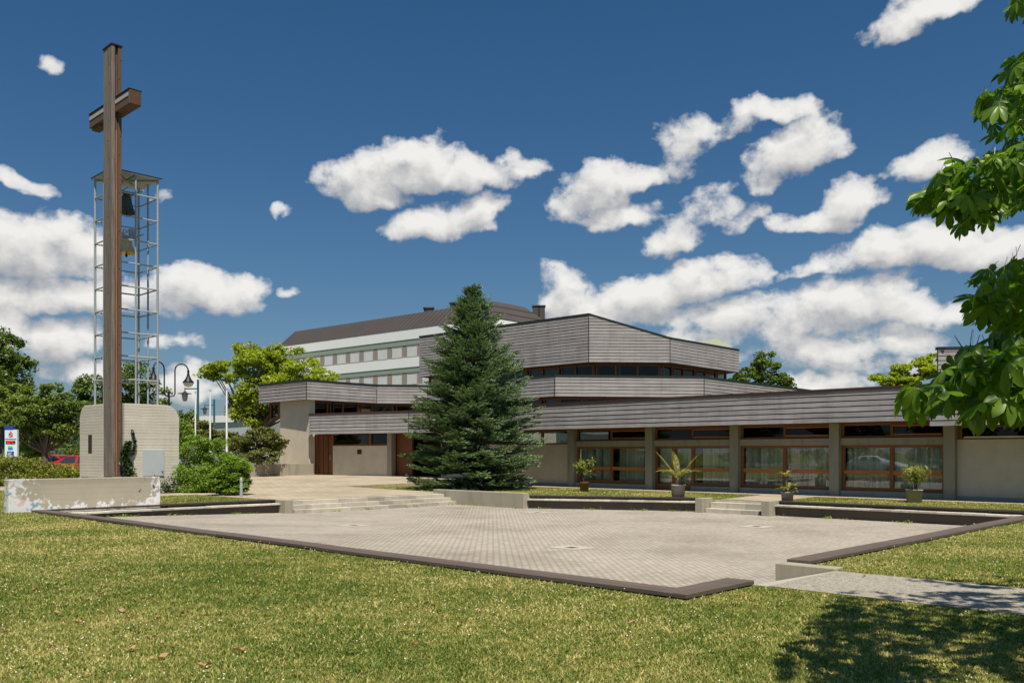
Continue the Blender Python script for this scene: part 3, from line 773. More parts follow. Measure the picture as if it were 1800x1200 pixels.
for q in (ept(586),ept(652),ept(687)): m.seg(q-ed*.05,q+ed*.05,-.08,.08,2.05,2.76)
m.seg(w0,w1,-.06,.1,2.05,2.13); f = m.build('window', M['frame'], CH)
m = MB(); m.seg(w0,w1,.02,.03,2.1,2.76); m.build('pane', M['pane_dark'], f)
m = MB(); q = ept(688); m.seg(q-ed*.16,q+ed*.16,-.2,.2,0.1,2.76); m.build('column', M['conc'], CH)
m = MB(); m.seg(ept(690)+ed*.1,ept(720),.25,.4,.1,2.76); m.build('wall', M['frame_v'], CH)
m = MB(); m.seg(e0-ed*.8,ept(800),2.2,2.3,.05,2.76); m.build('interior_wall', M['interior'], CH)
# facade along A = 33: columns, beams, plinth, walls, windows
COLS = [27.43,22.91,18.68,14.43,10.32]
m = MB(); m.abbox(A_W,A_W+.3,27.62,31.4,.0,2.05); m.build('wall', M['stucco'], CH)
m = MB(); m.abbox(A_W+.0,A_W+.3,31.4,37.0,.0,2.75); m.build('wall', M['stucco'], CH)
m = MB(); m.abbox(A_W,A_W+.3,-14,10.12,0.0,2.1); m.build('wall', M['stucco'], CH)
for c in COLS:
    m = MB(); m.abbox(A_W-.22,A_W+.3,c-.19,c+.19,.0,2.76); m.build('column', M['conc'], CH, bevel=.01)
def curtain(b0, b1, z0, z1, a):
    n = int((b1-b0)/.035); b = np.linspace(b0,b1,n); ph = rng.uniform(0,6)
    aa = a+.085*np.sin(b*2*math.pi/.21+ph+1.6*np.sin(b*2.1+ph))+.03*np.sin(b*2*math.pi/.083+ph)
    V = []; 
    for i in range(n): V += [P(aa[i],b[i],z0),P(aa[i]+.01,b[i],z1)]
    Fc = np.array([(2*i,2*i+2,2*i+3,2*i+1) for i in range(n-1)])
    return np.array(V), Fc
for i in range(4):
    b1, b0 = COLS[i]-.20, COLS[i+1]+.20; mid_ = (b0+b1)/2
    m = MB(); m.abbox(A_W-.10,A_W+.28,b0-.0,b1+.0,1.93,2.19); m.build('beam', M['conc'], CH)
    door = i == 1
    m = MB()
    if door: m.abbox(A_W-.12,A_W+.2,b0-.005,mid_+.0,.0,.22)
    else: m.abbox(A_W-.12,A_W+.2,b0-.005,b1+.005,.0,.22)
    m.build('plinth', M['conc_base'], CH)
    # upper light
    m = MB(); a0, a1 = A_W+.04, A_W+.13
    m.abbox(a0,a1,b0,b1,2.19,2.27); m.abbox(a0,a1,b0,b1,2.66,2.755)
    for bb, ww in ((b0,.09),(b1-.09,.09),(mid_-.05,.10)): m.abbox(a0+.002,a1-.002,bb,bb+ww,2.27,2.66)
    f = m.build('window', M['frame'], CH)
    m = MB(); m.abbox(a0+.04,a0+.05,b0+.09,mid_-.05,2.27,2.66); m.build('pane', M['pane_dark'], f)
    # right hand light hangs open at the top
    m = MB(); r0, r1 = b0+.1, mid_-.06
    m = MB(); m.abbox(a0-.07,a0-.03,b0+.1,mid_-.07,2.285,2.33); m.abbox(a0-.035,a0+.01,b0+.1,mid_-.07,2.61,2.65)
    m.build('open_sash', M['rail'], f)
    m = MB(); m.abbox(a0+.03,a0+.04,mid_+.05,b1-.09,2.27,2.66); m.build('pane', M['pane_dark'], f)
    # lower window
    m = MB(); zs = .22
    m.abbox(a0,a1,b0,b1,1.83,1.93)
    m.abbox(a0,a1,b0,b1 if not door else mid_,zs,zs+.13)
    if door: m.abbox(a0,a1,mid_,b1,.02,.26)
    posts = [(b0,.11),(b1-.11,.11),(mid_-.07,.14)]
    if door: posts += [((mid_+b1)/2-.09,.18)]
    for bb, ww in posts: m.abbox(a0-.003,a1-.003,bb,bb+ww,.02 if door and bb >= mid_-.08 else zs+.13,1.83)
    f = m.build('window', M['frame'], CH)
    m = MB()
    segs = [(b0+.11,mid_-.07),(mid_+.07,b1-.11)]
    if door: segs = [(b0+.11,mid_-.07),(mid_+.07,(mid_+b1)/2-.09),((mid_+b1)/2+.09,b1-.11)]
    for s0, s1 in segs: m.abbox(a0-.02,a1-.02,s0,s1,.84,.985)
    m.build('rail', M['rail'], f)
    m = MB()
    for s0, s1 in segs: m.abbox(a0+.05,a0+.058,s0,s1,.26,1.83)
    m.build('pane', M['pane'], f)
    V1, F1 = curtain(b0+.05,mid_+rng.uniform(-.35,.2),.30,1.9,A_W+.36); V2, F2 = curtain(mid_+rng.uniform(.0,.5),b1-.05,.30,1.9,A_W+.35)
    npmesh('curtain', np.vstack([V1,V2]), np.vstack([F1,F2+len(V1)]), M['curtain'], f, smooth=True)
# windows above the plain walls
for b0, b1, zb in ((27.62,31.4,2.05),(-14,10.12,2.1)):
    m = MB(); a0, a1 = A_W+.05, A_W+.14; top = 2.755 if b0 > 20 else 2.60
    m.abbox(a0,a1,b0,b1,zb,zb+.07); m.abbox(a0,a1,b0,b1,top-.09,top)
    k = 2 if b0 > 20 else 11
    for j in range(k+1): bb = b0+(b1-b0-.14)*j/k; m.abbox(a0+.002,a1-.002,bb,bb+.14,zb+.07,top-.09)
    f = m.build('window', M['frame'], CH)
    m = MB(); m.abbox(a0+.04,a0+.05,b0,b1,zb+.05,top-.06); m.build('pane', M['pane_dark'], f)
    if b0 < 20: m = MB(); m.abbox(a0-.05,a0-.01,6.6,9.9,zb+.06,zb+.10); m.build('open_sash', M['white'], f)
for q in ((27.62,37.0,.16),(-14,10.12,.14)): m = MB(); m.abbox(A_W-.05,A_W+.35,q[0],q[1],-.05,q[2]); m.build('plinth', M['conc_base'], CH)
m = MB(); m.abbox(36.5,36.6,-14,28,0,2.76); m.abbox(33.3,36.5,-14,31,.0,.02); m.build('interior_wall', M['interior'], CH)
# second raised block at the far right
q0 = at(1648,40)[:2]; zt2 = EYE+(HZ-612)/F*40
RB = [(q0[0]+4.9,q0[1]+9),(q0[0],q0[1]),(q0[0]+12,q0[1]-1.5)]
fascia('upper_fascia', RB, 3.8, zt2, M['clad'], M['coping'], CH, .2)
slab('roof', [RB[0],RB[1],RB[2],(RB[2][0],RB[2][1]+10)], zt2-.3, zt2-.2, M['roofflat'], CH)

# ---------------------------------------------------------------- cross, bell tower, bell base, painted wall
def round_slab(m, axis, c0, c1, e0, e1, z0, z1, r, roundhi, mi=0):
    """slab between c0,c1 (thickness) with profile from e0 to e1, z0..z1, upper corner at e1 rounded"""
    prof = [(e0,z0),(e1,z0)]
    for i in range(11):
        an = math.pi/2*i/10; prof.append((e1-(r-r*math.cos(an))*(1 if e1 > e0 else -1), z1-r+r*math.sin(an)))
    prof.append((e0,z1)); n = len(prof)
    mk = (lambda c, e, z: P(c,e,z)) if axis == 'a' else (lambda c, e, z: P(e,c,z))
    vs = [mk(c0,e,z) for e, z in prof]+[mk(c1,e,z) for e, z in prof]
    m.add(vs, [list(range(n))[::-1], list(range(n,2*n))]+[(i,(i+1)%n,n+(i+1)%n,n+i) for i in range(n)], mi)
BB = thing('concrete_pedestal', 'pale board marked concrete base with rounded top corners under the bell tower', 'base', P(15.7,37,0))
m = MB(); round_slab(m, 'b', 35.4, 36.75, 14.83, 17.08, 0, 3.6, .62, True)     # right face, rounded to the right
m.build('concrete_body', M['board'], BB, bevel=.012)
m = MB(); round_slab(m, 'a', 14.4, 16.9, 36.42, 38.85, 0, 3.597, .62, True)
m.build('concrete_body', M['board'], BB, bevel=.012)
m = MB(); m.abbox(14.83,16.6,36.0,38.2,3.5,3.603); m.build('roof_slab', M['board'], BB)
m = MB(); m.abbox(14.395,14.41,37.55,37.93,1.62,2.38); m.build('slot_window', M['dark_brown'], BB)
m = MB(); m.abbox(15.55,16.42,35.36,35.41,.70,1.77); dd = m.build('metal_door', M['panel_metal'], BB, bevel=.008)
m = MB(); m.abbox(16.34,16.37,35.33,35.36,.83,.90); m.build('handle', M['black'], dd)
m = MB(); m.abbox(14.385,14.40,36.5,38.6,.60,.63); m.build('shadow_joint', M['dark_brown'], BB)  # thin dark strip stands in for the shade of a recessed joint
m = MB(); m.abbox(14.38,14.80,35.45,36.40,0,.69); m.build('cross_plinth', M['conc'], BB, bevel=.012)

CR = thing('wooden_cross', 'tall weathered wooden cross rising in front of the bell tower', 'cross', P(14.6,35.9,.69))
zt_c = 17.7
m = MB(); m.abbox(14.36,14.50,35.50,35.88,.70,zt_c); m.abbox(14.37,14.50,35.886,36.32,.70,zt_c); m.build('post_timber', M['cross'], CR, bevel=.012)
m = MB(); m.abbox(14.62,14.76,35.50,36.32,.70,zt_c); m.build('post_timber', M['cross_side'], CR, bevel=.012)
m = MB(); m.abbox(14.503,14.617,35.60,36.2,.72,14.4); m.build('post_core', M['cross_core'], CR)
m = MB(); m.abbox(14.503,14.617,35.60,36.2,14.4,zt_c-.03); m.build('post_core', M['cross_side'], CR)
m = MB(); m.abbox(14.34,14.78,35.47,36.34,zt_c,zt_c+.05); m.build('post_cap', M['cross_cap'], CR)
z0, z1 = 15.08, 15.64
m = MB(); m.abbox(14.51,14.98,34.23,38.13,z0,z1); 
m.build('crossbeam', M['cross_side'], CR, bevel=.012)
for q in ((34.30,35.49),(36.33,38.05)): m = MB(); m.abbox(14.49,14.508,q[0],q[1],z0+.30,z1-.12); m.build('pale_strip', M['white_strip'], CR)
m = MB(); m.abbox(14.53,14.96,34.215,34.228,z0+.02,z1-.02); m.build('end_board', M['soffit'], CR)
m = MB(); m.abbox(14.49,15.0,34.21,35.47,z1,z1+.03); m.abbox(14.49,15.0,36.35,38.15,z1,z1+.03); m.build('crossbeam_cap', M['cross_cap'], CR)
m = MB(); m.abbox(14.6,14.9,37.2,38.05,z0-.10,z0-.001); m.build('crossbeam_block', M['cross_side'], CR)
for k in range(22):
    z = 1.2+.75*k
    if z0-.2 < z < z1+.2 or z > zt_c-.1: continue
    for bx in ((14.352,14.361,35.70+.04*(k%2),35.73+.04*(k%2),z,z+.03),(14.66+.04*(k%2),14.69+.04*(k%2),35.492,35.501,z+.2,z+.23)):
        m = MB(); m.abbox(*bx); m.build('bolt', M['cross_cap'], CR)

TW = thing('bell_tower', 'slender open bell tower of galvanised steel tubes with flat roof', 'bell tower', P(15.86,37.7,3.6))
ta0, ta1, tb0, tb1 = 14.94, 16.79, 36.77, 38.62; tz = 13.15
pc = {'c':[(ta0,tb0),(ta1,tb0),(ta1,tb1),(ta0,tb1)]}; tam, tbm = (ta0+ta1)/2, (tb0+tb1)/2
for a, b in pc['c']:
    m = MB(); m.tube([P(a,b,3.6),P(a,b,tz)], .048, 8); m.build('post', M['galv'], TW)
for a, b in ((tam,tb0),(tam,tb1),(ta0,tbm),(ta1,tbm)):
    m = MB(); m.tube([P(a,b,3.6),P(a,b,tz)], .040, 8); m.build('post', M['galv'], TW)
for k in range(9):
    z = 12.36-.962*k; m = MB(); c = pc['c']
    for i in range(4):
        (a0,b0),(a1,b1) = c[i], c[(i+1)%4]; m.tube([P(a0,b0,z),P(a1,b1,z)], .034, 6)
    m.build('ring', M['galv'], TW)
m = MB(); m.abbox(ta0-.12,ta1+.12,tb0-.12,tb1+.12,tz,tz+.05); rf = m.build('roof', M['galv'], TW)
m = MB(); m.abbox(ta0-.14,ta1+.14,tb0-.14,tb1+.14,tz+.052,tz+.075); m.build('roof_edge', M['cross_cap'], rf)
m = MB(); m.tube([P(ta0,tb0,tz-.04),P(ta1,tb1,tz-.04)], .035, 6); m.tube([P(ta1,tb0,tz-.045),P(ta0,tb1,tz-.045)], .035, 6); m.tube([P(tam,tb0,tz-.04),P(tam,tb1,tz-.04)], .03, 6); m.build('roof_brace', M['galv'], rf)
m = MB(); m.abbox(ta0-.1,ta1+.1,tb0-.1,tb1+.1,3.604,3.66); m.build('base_frame', M['galv'], TW)
def bell(label, z_rim, r, h, material, yoke):
    c = P(tam,tbm,z_rim)
    t = thing('bell', label, 'bell', c, 'bells hanging in the steel tower')
    prof = [(r,0),(r*.97,.03*h),(r*.80,.2*h),(r*.66,.42*h),(r*.58,.65*h),(r*.52,.85*h),(r*.40,.96*h),(0.02,h)]
    m = MB(); m.lathe(c, prof, 28); m.lathe(c, [(r*.93,.01),(r*.7,.25*h),(r*.5,.7*h),(.02,.85*h)], 28); m.lathe(c, [(r,0),(r*.93,.01)], 28)
    m.lathe(c, [(r*.82,.20*h),(r*.83,.22*h),(r*.79,.24*h)], 28)
    m.build('bell_body', material, t)
    m = MB(); m.tube([(c[0],c[1],c[2]+.6*h),(c[0],c[1],c[2]-.03)], .02, 6); m.lathe((c[0],c[1],c[2]-.16), [(.0,0),(.045,.02),(.05,.09),(.03,.16),(0,.18)], 10); m.build('clapper', M['black'], t)
    m = MB(); zz = z_rim+h
    m.abbox(tam-.34,tam+.34,tbm-.06,tbm+.06,zz+.03,zz+.14); m.abbox(tam-.14,tam+.14,tbm-.05,tbm+.05,zz,zz+.03)
    if yoke: m.abbox(tam+.12,tam+.34,tbm-.08,tbm+.08,zz+.14,zz+.42); m.tube([P(tam-.2,tbm,zz+.12),P(tam-.1,tbm,zz+.36),P(tam+.1,tbm,zz+.3)], .03, 6)
    m.build('yoke', M['bell_dark'] if not yoke else M['galv'], t)
    m = MB(); m.tube([P(tam,tb0,zz+.05),P(tam,tb1,zz+.05)], .04, 6) if False else m.tube([P(tam+.32,tb0,zz+.06),P(tam+.32,tb1,zz+.06)], .035, 6); m.tube([P(tam-.32,tb0,zz+.06),P(tam-.32,tb1,zz+.06)], .035, 6)
    m.build('bearer', M['galv'], t)
    return t
bell('dark bronze bell hanging in the top bay of the steel tower', 11.75, .38, .78, M['bell_dark'], False)
bell('golden bronze bell hanging below the dark bell', 10.05, .43, .64, M['bell_gold'], True)
m = MB(); m.abbox(8.04,12.29,26.72,27.12,-.05,.91)
tag(m.build('concrete_wall', M['painted'], None, P(10.2,26.9,0), .02), 'low concrete wall with flaking white and blue paint below the cross', 'wall')

# ---------------------------------------------------------------- foliage builders
def rand_rot(n, tilt=1.0):
    """n random leaf frames: normals mostly up, returns (n,3,3) columns x(along), y(side), z(normal)"""
    nz = rng.normal(size=(n,3)); nz[:,2] = np.abs(nz[:,2])+.5/tilt; nz /= np.linalg.norm(nz,axis=1)[:,None]
    t = rng.normal(size=(n,3)); x = t-(t*nz).sum(1)[:,None]*nz; x /= np.linalg.norm(x,axis=1)[:,None]
    return np.stack([x, np.cross(nz,x), nz], axis=2)
def leaf_mesh(name, C, size, material, parent, asp=.55, tilt=1.0, var=.4):
    """folded rhombic leaves at the points C"""
    n = len(C); R = rand_rot(n, tilt); s = size*(1+var*rng.uniform(-1,1,n))
    T = np.array([(-.5,0,0),(0,-.5*asp,.10),(.5,0,-.08),(0,.5*asp,.10)])
    V = C[:,None,:]+np.einsum('nij,kj->nki', R, T)*s[:,None,None]
    Fc = np.arange(4*n).reshape(n,4)
    return npmesh(name, V.reshape(-1,3), Fc, material, parent)
def blob_points(blobs, n, sub=.34, subs=26, gap=.8, flat=.75):
    """clumped points in ellipsoids: each ellipsoid carries smaller clumps near its surface, clumps carry leaves"""
    vols = np.array([b[3]*b[4]*b[5] for b in blobs])**.75; vols /= vols.sum(); out = []; centers = []
    for b, v in zip(blobs, vols):
        k = max(5, int(subs)); d = rng.normal(size=(k,3)); d /= np.linalg.norm(d,axis=1)[:,None]
        rr = rng.uniform(.45,1.0,k)**.6
        c = np.array(b[:3])+d*np.array(b[3:6])*rr[:,None]*.86
        centers.append(c)
        m = int(n*v); idx = rng.integers(0,k,m)
        r = sub*np.array(b[3:6])*rng.uniform(.6,1.25,k)[idx][:,None]
        p = rng.normal(size=(m,3)); p /= np.linalg.norm(p,axis=1)[:,None]; p *= (rng.uniform(0,1,m)**.45)[:,None]
        p[:,2] *= flat
        out.append(c[idx]+p*r)
    return np.vstack(out), np.vstack(centers)
def tree(name, label, cat, base, blobs, n, leaf, material, trunk_r=.18, trunk_h=2.0, subs=26, sub=.34, group=None, bark='bark', limbs=14, tilt=1.0, kids=('crown','trunk')):
    t = thing(name, label, cat, base, group)
    C, cen = blob_points(blobs, n, sub, subs)
    C = C[C[:,2] > base[2]+.05]
    leaf_mesh(kids[0], C, leaf, material, t, tilt=tilt)
    m = MB(); b = Vector(base); top = b+Vector((rng.uniform(-.1,.1),rng.uniform(-.1,.1),trunk_h))
    m.tube([b-Vector((0,0,.1)),b+Vector((.02,0,trunk_h*.5)),top], [trunk_r*1.25,trunk_r,trunk_r*.8], 9)
    for i in rng.permutation(len(cen))[:limbs]:
        e = Vector(cen[i]); mid_ = top.lerp(e,.5)+Vector((0,0,-.08*(e-top).length))
        m.tube([top-Vector((0,0,.05)),mid_,e], [trunk_r*.5,trunk_r*.28,trunk_r*.08], 6)
    m.build(kids[1], M[bark], t)
    return t
def PX(px, py, D): return at(px, D, py)
def blob(px, py, D, rpx, rpy, depth=None):
    x, y, z = PX(px, py, D); s = D/F
    return (x,y,z,rpx*s,(depth if depth else rpx*s*.9),rpy*s)

# spruce -----------------------------------------------------------------
def spruce():
    base = (-1.72,40.0,0.0)
    t = thing('spruce', 'big dark green spruce standing in front of the church', 'tree', base)
    hs = np.array([0,.25,.8,1.5,2.6,4.1,5.4,6.65,7.6,8.3,8.75,9.05]); rs = np.array([2.2,2.75,3.08,3.1,2.9,2.46,1.95,1.33,.82,.44,.17,.03])
    V = []; br = MB()
    def shoot(o, d, L):
        """flattened needle brush along a twig"""
        n = int(9+L*20); s = np.linspace(.0,1,n)
        d = d/np.linalg.norm(d); side = np.cross(d,(0,0,1.0)); side /= max(1e-6,np.linalg.norm(side)); u = np.cross(side,d)
        for k in range(n):
            an = rng.uniform(0,2*math.pi); rad = math.cos(an)*side+(.28+.35*math.sin(an))*u
            p = o+d*L*s[k]; tip = p+d*.06+rad*rng.uniform(.065,.115)
            wv = d*.030+np.cross(rad,d)*.014
            V.append((p-wv,p+wv,tip))
    z = .15
    while z < 8.9:
        R = float(np.interp(z,hs,rs)); nb = int(5+R*5.0); frac = z/9
        a0 = rng.uniform(0,6.28)
        for j in range(nb):
            an = a0+2*math.pi*j/nb+rng.uniform(-.35,.35); L = R*rng.uniform(.66,1.20)
            zz = z+rng.uniform(-.16,.16); rise = -.30+.66*frac+rng.uniform(-.12,.12)
            dirx = np.array([math.cos(an),math.sin(an),0]); side = np.array([-math.sin(an),math.cos(an),0])
            B = np.array(base)+np.array([0,0,zz])
            pz = lambda f: rise*L*f+.24*L*f*f*(1-frac*.4)
            if j % 2 == 0: br.tube([tuple(B),tuple(B+dirx*L*.5+np.array([0,0,pz(.5)])),tuple(B+dirx*L*.9+np.array([0,0,pz(.9)]))],[.035,.022,.008],5)
            # three or four leafy fans along the bough, each a clump with gaps between
            nf = max(2,int(round(L/.52)))
            for q in range(nf):
                f = .24+.76*(q+.8)/nf if L > 1 else .2+.8*(q+.8)/nf
                f = min(1.0,f)
                wdt = min(.62,(.30+.36*L*(1.15-f)))*rng.uniform(.8,1.2)
                c = B+dirx*L*(f-.16)+np.array([0,0,pz(f-.16)])
                slope = rise+.48*f*(1-frac*.4)
                fw = dirx+np.array([0,0,slope])
                ns = int(7+wdt*13)
                for e in range(ns):
                    g = rng.uniform(-1,1); al = rng.uniform(-.1,.34)*min(1,L)
                    o = c+fw*al+side*g*wdt*.62*(1-.35*max(0,al))+np.array([0,0,rng.uniform(-.10,.06)-.12*abs(g)*wdt])
                    dd = fw*(1-.35*abs(g))+side*g*.8+np.array([0,0,rng.uniform(-.20,.18)])
                    shoot(o, dd, rng.uniform(.16,.30))
        z += .43-.22*frac
    o = np.array(base)+np.array([0,0,8.55])
    for k in range(26): shoot(o+np.array([0,0,.018*k]), np.array([rng.uniform(-.5,.5),rng.uniform(-.5,.5),.9]), .26)
    V = np.array(V); n = len(V)
    npmesh('crown', V.reshape(-1,3), np.arange(3*n).reshape(n,3), M['l_spruce'], t)
    br.tube([(base[0],base[1],-.1),(base[0],base[1],4.5),(base[0],base[1],8.9)],[.17,.10,.02],9)
    br.build('trunk', M['bark_red'], t)
    print('spruce tris', n)
    return n
NS = spruce()

# chestnut ---------------------------------------------------------------
def chestnut_template():
    V = []; Fc = []
    angs = [-112,-72,-36,0,36,72,112]; lens = [.105,.15,.185,.20,.185,.15,.105]
    for an, L in zip(angs, lens):
        a = math.radians(an); dx = np.array([math.cos(a),math.sin(a),0]); sd = np.array([-math.sin(a),math.cos(a),0])
        st = [(0,.004),(.25,.075),(.5,.145),(.72,.19),(.9,.115),(1.0,.0)]
        n0 = len(V)
        for s, wd in st:
            droop = -.42*L*s*s-.05*L*s; mid_ = dx*L*s*.95+np.array([0,0,droop])
            h = wd*L
            V += [mid_-sd*h+np.array([0,0,-.10*h+.22*h]), mid_+np.array([0,0,-.22*h]), mid_+sd*h+np.array([0,0,-.10*h+.22*h])]
        for k in range(len(st)-1):
            i = n0+3*k; Fc += [(i,i+1,i+4,i+3),(i+1,i+2,i+5,i+4)]
    # petiole
    n0 = len(V); V += [np.array(v) for v in ((0,-.003,0),(0,.003,0),(-.13,.003,.05),(-.13,-.003,.05))]; Fc.append((n0,n0+1,n0+2,n0+3))
    return np.array(V), np.array(Fc)
CT_V, CT_F = chestnut_template()
def inpoly(x, y, poly):
    c = False; n = len(poly)
    for i in range(n):
        x0,y0 = poly[i]; x1,y1 = poly[i-1]
        if (y0 > y) != (y1 > y) and x < (x1-x0)*(y-y0)/(y1-y0)+x0: c = not c
    return c
CH_POLY = [
 [(1722,172),(1745,150),(1775,105),(1830,70),(1830,305),(1790,262),(1752,238),(1735,215)],
 [(1606,352),(1650,308),(1690,275),(1735,262),(1775,258),(1830,230),(1830,355),(1785,352),(1752,372),(1705,392),(1672,395),(1655,372),(1632,345),(1612,372)],
 [(1716,500),(1738,470),(1780,452),(1830,440),(1830,600),(1770,610),(1738,600),(1745,560),(1712,535)],
 [(1585,690),(1625,672),(1670,640),(1700,610),(1745,605),(1830,600),(1830,725),(1770,715),(1720,722),(1690,705),(1662,700),(1640,715),(1610,705)],
 [(1780,-30),(1830,-30),(1830,28),(1786,14)]]
SHADE = [[(1540,1012),(1590,985),(1700,978),(1860,1000),(1860,1038),(1640,1030)],[(1460,1046),(1500,1036),(1860,1045),(1860,1240),(1830,1240),(1770,1190),(1650,1150),(1580,1128),(1500,1118),(1400,1108),(1440,1085),(1480,1062)]]
def chestnut():
    base = (8.2,4.6,0.0)
    t = thing('horse_chestnut', 'horse chestnut with large drooping leaves reaching in from the right edge', 'tree', base)
    pts = []; yaw = []; extra = []
    br = MB()
    top = Vector((8.2,4.6,3.0))
    # in-frame sprays, built around real twigs at 5 to 7 m
    Ds = [6.6,6.1,5.6,5.0,6.6]
    counts = [105,190,135,205,24]
    for poly, Dm, cnt in zip(CH_POLY, Ds, counts):
        xs = [p[0] for p in poly]; ys = [p[1] for p in poly]; k = 0
        while k < cnt:
            x = rng.uniform(min(xs),max(xs)); y = rng.uniform(min(ys),max(ys))
            if not inpoly(x, y, poly): continue
            D = Dm+rng.uniform(-.75,.75); pts.append(PX(x,y,D)); k += 1
    # twigs through the sprays
    def twig(p, r0, r1):
        q = [Vector(PX(*a)) for a in p]
        far_ = q[0]+(top-q[0])*.55
        for _ in range(75):
            f = rng.uniform(0,.95); c_ = q[0].lerp(far_, f)+Vector(rng.normal(0,.26,3))
            if c_.y > .4 and 900+c_.x/c_.y*F > 1855: extra.append(tuple(c_))
        br.tube([far_]+q, [r0*1.6]+[r0+(r1-r0)*i/(len(q)-1) for i in range(len(q))], 6)
    twig([(1850,190,6.6),(1790,190,6.5),(1745,185,6.5)],.022,.006)
    twig([(1850,330,6.2),(1770,325,6.1),(1690,330,6.0),(1625,345,6.0)],.026,.006)
    twig([(1850,520,5.7),(1790,530,5.6),(1740,530,5.6)],.024,.006)
    twig([(1850,650,5.1),(1770,668,5.0),(1690,672,5.0),(1620,690,5.0)],.024,.006)
    for p in ([(1660,290,6.0),(1690,318,6.1)],[(1668,268,6.0),(1690,300,6.0)],[(1700,492,5.6),(1755,520,5.6)],[(1678,590,5.0),(1705,622,5.0)]):
        a, b = Vector(PX(*p[0])), Vector(PX(*p[1])); br.tube([a,a.lerp(b,.5)+Vector((0,0,-.015)),b],[.002,.004,.006],5)
    pts += extra
    # rest of the crown outside the picture
    k = 0; N = 5200
    while k < N:
        d = rng.normal(size=3); d /= np.linalg.norm(d); r = rng.uniform(.35,1)**.5
        p = np.array([7.9,4.4,5.9])+d*np.array([4.6,4.4,3.6])*r
        p += .25*np.sin(p[[1,2,0]]*3.1)
        if p[2] < 2.3: continue
        if p[1] > .4:
            px, py = 900+p[0]/p[1]*F, HZ-(p[2]-EYE)/p[1]*F
            if -60 < px < 1870 and -90 < py < 1290: continue
            # keep sunlight open on the lawn left of the picture's shade edge
        sx_, sy_ = p[0]-SUN.x/SUN.z*p[2], p[1]-SUN.y/SUN.z*p[2]
        if sy_ > 4:
            gx = 900+sx_/sy_*F; gy = HZ+EYE/sy_*F
            if gx < 1850 and gy < 1230 and not any(inpoly(gx, gy, q) for q in SHADE): continue
        pts.append(tuple(p)); k += 1
    for c_, r_, n_ in (((3.0,3.4,5.2),(.85,.75,.4),210),((3.35,4.55,4.75),(.55,.5,.3),70)):  # unseen leaf clusters added overhead to shade the lower sprays
        for k in range(n_):
            p = np.array(c_)+rng.normal(0,.5,3)*np.array(r_); pts.append(tuple(p))
        br.tube([top,Vector((5.6,4.2,4.6)),Vector(c_)],[.06,.03,.01],6)
    for k in range(13):
        an = 2*math.pi*k/13; e = Vector((7.9+3.2*math.cos(an),4.4+3.0*math.sin(an),4.4+2.6*rng.random()))
        if e.y > .4 and 900+e.x/e.y*F < 1900: continue
        br.tube([top-Vector((0,0,.3)),top.lerp(e,.5)+Vector((0,0,.3)),e],[.11,.06,.02],7)
    br.tube([(8.2,4.6,-.1),(8.2,4.6,1.5),(8.15,4.55,3.4),(8.1,4.5,6.5)],[.34,.27,.22,.08],12)
    C = np.array(pts); n = len(C)
    # leaf frames: x outward from the trunk, drooping
    o = C-np.array([8.0,4.5,4.5]); yaw = np.arctan2(o[:,1],o[:,0])+rng.normal(0,.9,n); pit = rng.normal(.55,.45,n); rol = rng.normal(0,.35,n)
    cy, sy_, cp, sp, cr, sr = np.cos(yaw),np.sin(yaw),np.cos(pit),np.sin(pit),np.cos(rol),np.sin(rol)
    Z = np.zeros(n); I = np.ones(n)
    Rz = np.stack([np.stack([cy,-sy_,Z],1),np.stack([sy_,cy,Z],1),np.stack([Z,Z,I],1)],1)
    Ry = np.stack([np.stack([cp,Z,sp],1),np.stack([Z,I,Z],1),np.stack([-sp,Z,cp],1)],1)
    Rx = np.stack([np.stack([I,Z,Z],1),np.stack([Z,cr,-sr],1),np.stack([Z,sr,cr],1)],1)
    R = Rz@Ry@Rx; s = rng.uniform(.48,.82,n)*np.where(np.arange(n) < sum(counts), 1.0, 1.25)
    V = C[:,None,:]+np.einsum('nij,kj->nki',R,CT_V)*s[:,None,None]
    nv = len(CT_V); Fc = (CT_F[None]+nv*np.arange(n)[:,None,None]).reshape(-1,4)
    npmesh('crown', V.reshape(-1,3), Fc, M['l_chest'], t, smooth=True)
    br.build('trunk', M['bark'], t)
    # spiky green husks
    for px, py, D in ((1716,282,5.55),(1726,288,5.5),(1735,278,5.6),(1738,290,5.55),(1652,306,5.5),(1667,338,5.4),(1712,622,4.5),(1722,634,4.45),(1730,640,4.5),(1713,632,4.5),(1772,532,5.0),(1793,216,6.0),(1745,470,5.4)):
        c = Vector(PX(px,py,D)); m = MB(); r = .023
        m.lathe(c, [(0.001,-r),(r*.6,-r*.8),(r,0),(r*.6,r*.8),(.001,r)], 8)
        for q in range(16):
            d = Vector(rng.normal(size=3)).normalized(); sd = d.orthogonal().normalized()*.004
            m.add([c+d*r*.8+sd,c+d*r*.8-sd,c+d*r*1.5],[(0,1,2)])
        m.build('fruit', M['fruit'], t)
chestnut()

